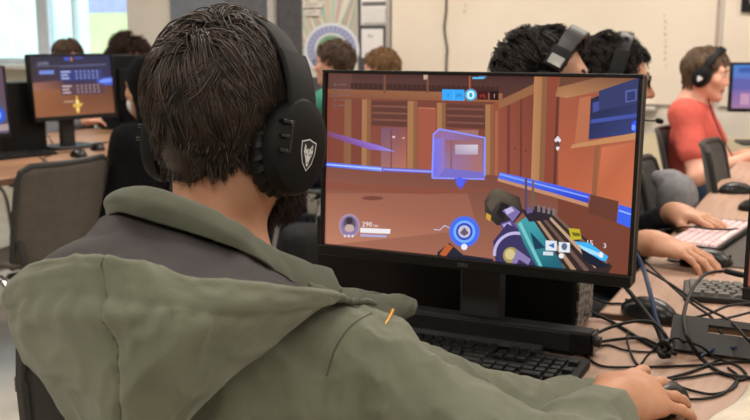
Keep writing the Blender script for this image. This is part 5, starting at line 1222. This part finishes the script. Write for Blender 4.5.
headset('black headphones with a white heart mark on the person in red', pr_['MH'], BLACK_M, tilt=R(-20), band_r=(.098, .122), w=.03, cup_r=.044, logo=.017, band_c=(0, .004, .004))
pl = (np.array(pr_['MH']) @ np.array([.08, .05, -.10, 1]))[:3]
tag(obj('headphone_cable', tube([pl, pl + [.04, -.03, -.10], pl + [.14, -.08, -.26], [pl[0] + .24, pl[1] - .12, DZ + .01]], .003, 8, 8), CABLE), 'thin headphone cable hanging beside the red t-shirt', 'cable')
# ---- persons along the left desk
h = at(149, 88, 3.75)
p3 = person('person in a black hood and white face mask facing left', h, R(90), R(-14), R(-6), 0, SKIN, BLACK_SH, 'long', BLACK_M, hands=((.12, .26, .66), (-.12, .26, .66)), hips=-.06)
mh = p3['mh']
v, q = mesh_ops(xops([el(SC + [0, -.018, .0], SR + [.018, .022, .016], k=.01), rc((0, -.05, -.03), (0, -.06, -.12), .085, .095, k=.05), sub_el((0, .12, -.02), (.10, .115, .095), k=.02)], p3['MH']), .006, lambda P: wrinkle(P, .003)); fast_obj('hood', v, q, mat('black_hood', (16, 16, 17), .9, spec=.1, c2=(12, 12, 13)), p3['t'])
v, q = mesh_ops(xops([el((0, .058, -.058), (.058, .058, .054), k=.02), rc((0, .105, -.03), (0, .10, -.08), .018, .022, k=.02), sub_el((0, -.02, -.06), (.09, .085, .10), k=.005)], p3['MH']), .004); fast_obj('face_mask', v, q, mat('mask_white', (226, 226, 224), .8), p3['t'])
lp = [tube([(s * .052, .05, z0), (s * .074, .02, z0 * .4 - .01), (s * .082, -.01, -.012)], .0022, 6, 4) for s in (1, -1) for z0 in (-.03, -.085)]
v, f = join(*lp); obj('ear_loops', (v @ mh[:3, :3].T + mh[:3, 3], f), mat('loop_white', (224, 222, 218), .8), p3['t'], world=True); brow(p3, H_DARK)
h = at(334, 64, 5.2)
p4 = person('person with brown hair, dark glasses and green shirt in front of the poster', h, R(90), R(4), 0, 0, SKIN_P, GREEN_SH, 'short', NAVY, hands=((.18, .40, .78), (-.18, .42, .78)), hips=-.08)
top_hair(p4, H_BROWN, 24, N=2200, length=.05, thick=.026, wr=.5, zmin=[.07, .07, .045, .015, .0, -.03, -.05], crown=(0, -.5, .8)); brow(p4, H_DARK); glasses(p4, BLACK)
h = at(381, 70, 5.7)
p5 = person('person with short red blond hair below the notice, behind the game monitor', h, R(90), R(6), R(-6), 0, SKIN_P, GREY_SH, 'short', NAVY, hands=((.18, .40, .78), (-.18, .42, .78)), hips=-.08)
top_hair(p5, H_RED, 25, N=1900, length=.045, thick=.022, curl=.006, frizz=.0015, zmin=[.07, .07, .045, .015, .0, -.03, -.05]); brow(p5, H_RED)
h = at(68, 60, 6.0)
p1 = person('person with brown hair half hidden behind the scoreboard monitor', h, R(-90), R(-16), R(-20), 0, SKIN_P, GREY_SH, 'long', NAVY, hands=((.18, .30, .78), (-.18, .30, .78)), hips=-.10)
top_hair(p1, H_BROWN, 26, N=1700, length=.06, thick=.022, rad=.0018); brow(p1, H_BROWN)
h = at(129, 60, 5.95)
p2 = person('person with big bushy dark hair in front of the window edge', h, R(-90), R(-34), R(-8), 0, SKIN_P, BLACK_SH, 'long', NAVY, hands=((.18, .30, .78), (-.18, .30, .78)), hips=-.10)
top_hair(p2, mat('hair_bushy_brown', (74, 56, 46), .6, spec=.25, c2=(44, 33, 27), scale=50), 27, N=4200, length=.13, thick=.060, curl=.014, turns=3, frizz=.003, rad=.0018, grav=.9, hug=-.35, wr=.5, zmin=[.082, .078, .05, .0, -.02, -.05, -.05]); brow(p2, H_DARK)

bp = on_z(309, 300, 0); q0 = at(309, 250, 4.3)
bk = thing('backpack', 'black backpack on the floor, seen between the beard and the game monitor', 'backpack', (q0[0], q0[1], 0), R(30))
v, q = mesh_ops([rc((-.06, 0, .10), (.06, 0, .10), .095, .095, k=.06), rc((-.05, 0, .34), (.05, 0, .34), .08, .08, k=.08), rc((-.055, 0, .16), (-.05, 0, .3), .085, .08, k=.05), rc((.055, 0, .16), (.05, 0, .3), .085, .08, k=.05), rc((0, 0, .16), (0, 0, .3), .09, .085, k=.05), rc((-.04, -.09, .12), (.04, -.09, .12), .06, .06, k=.03), cut((0, 0, .004), (0, 0, -1))], .008, lambda P: wrinkle(P, .006))
fast_obj('bag', v, q, mat('backpack_nylon', (26, 26, 28), .7, spec=.2), bk, world=False)
obj('handle', tube([(-.03, .03, .41), (-.02, .03, .45), (.02, .03, .45), (.03, .03, .41)], .007, 8, 5), BLACK, bk)
for sx in (-1, 1): obj('strap', tube([(sx * .06, .07, .39), (sx * .075, .13, .28), (sx * .08, .12, .14), (sx * .08, .07, .06)], .012, 8, 5), BLACK, bk)
obj('patch', box((.0, -.1525, .13), (.035, .004, .03)), mat('patch_ochre', (150, 120, 70), .7), bk, bevel=.002)
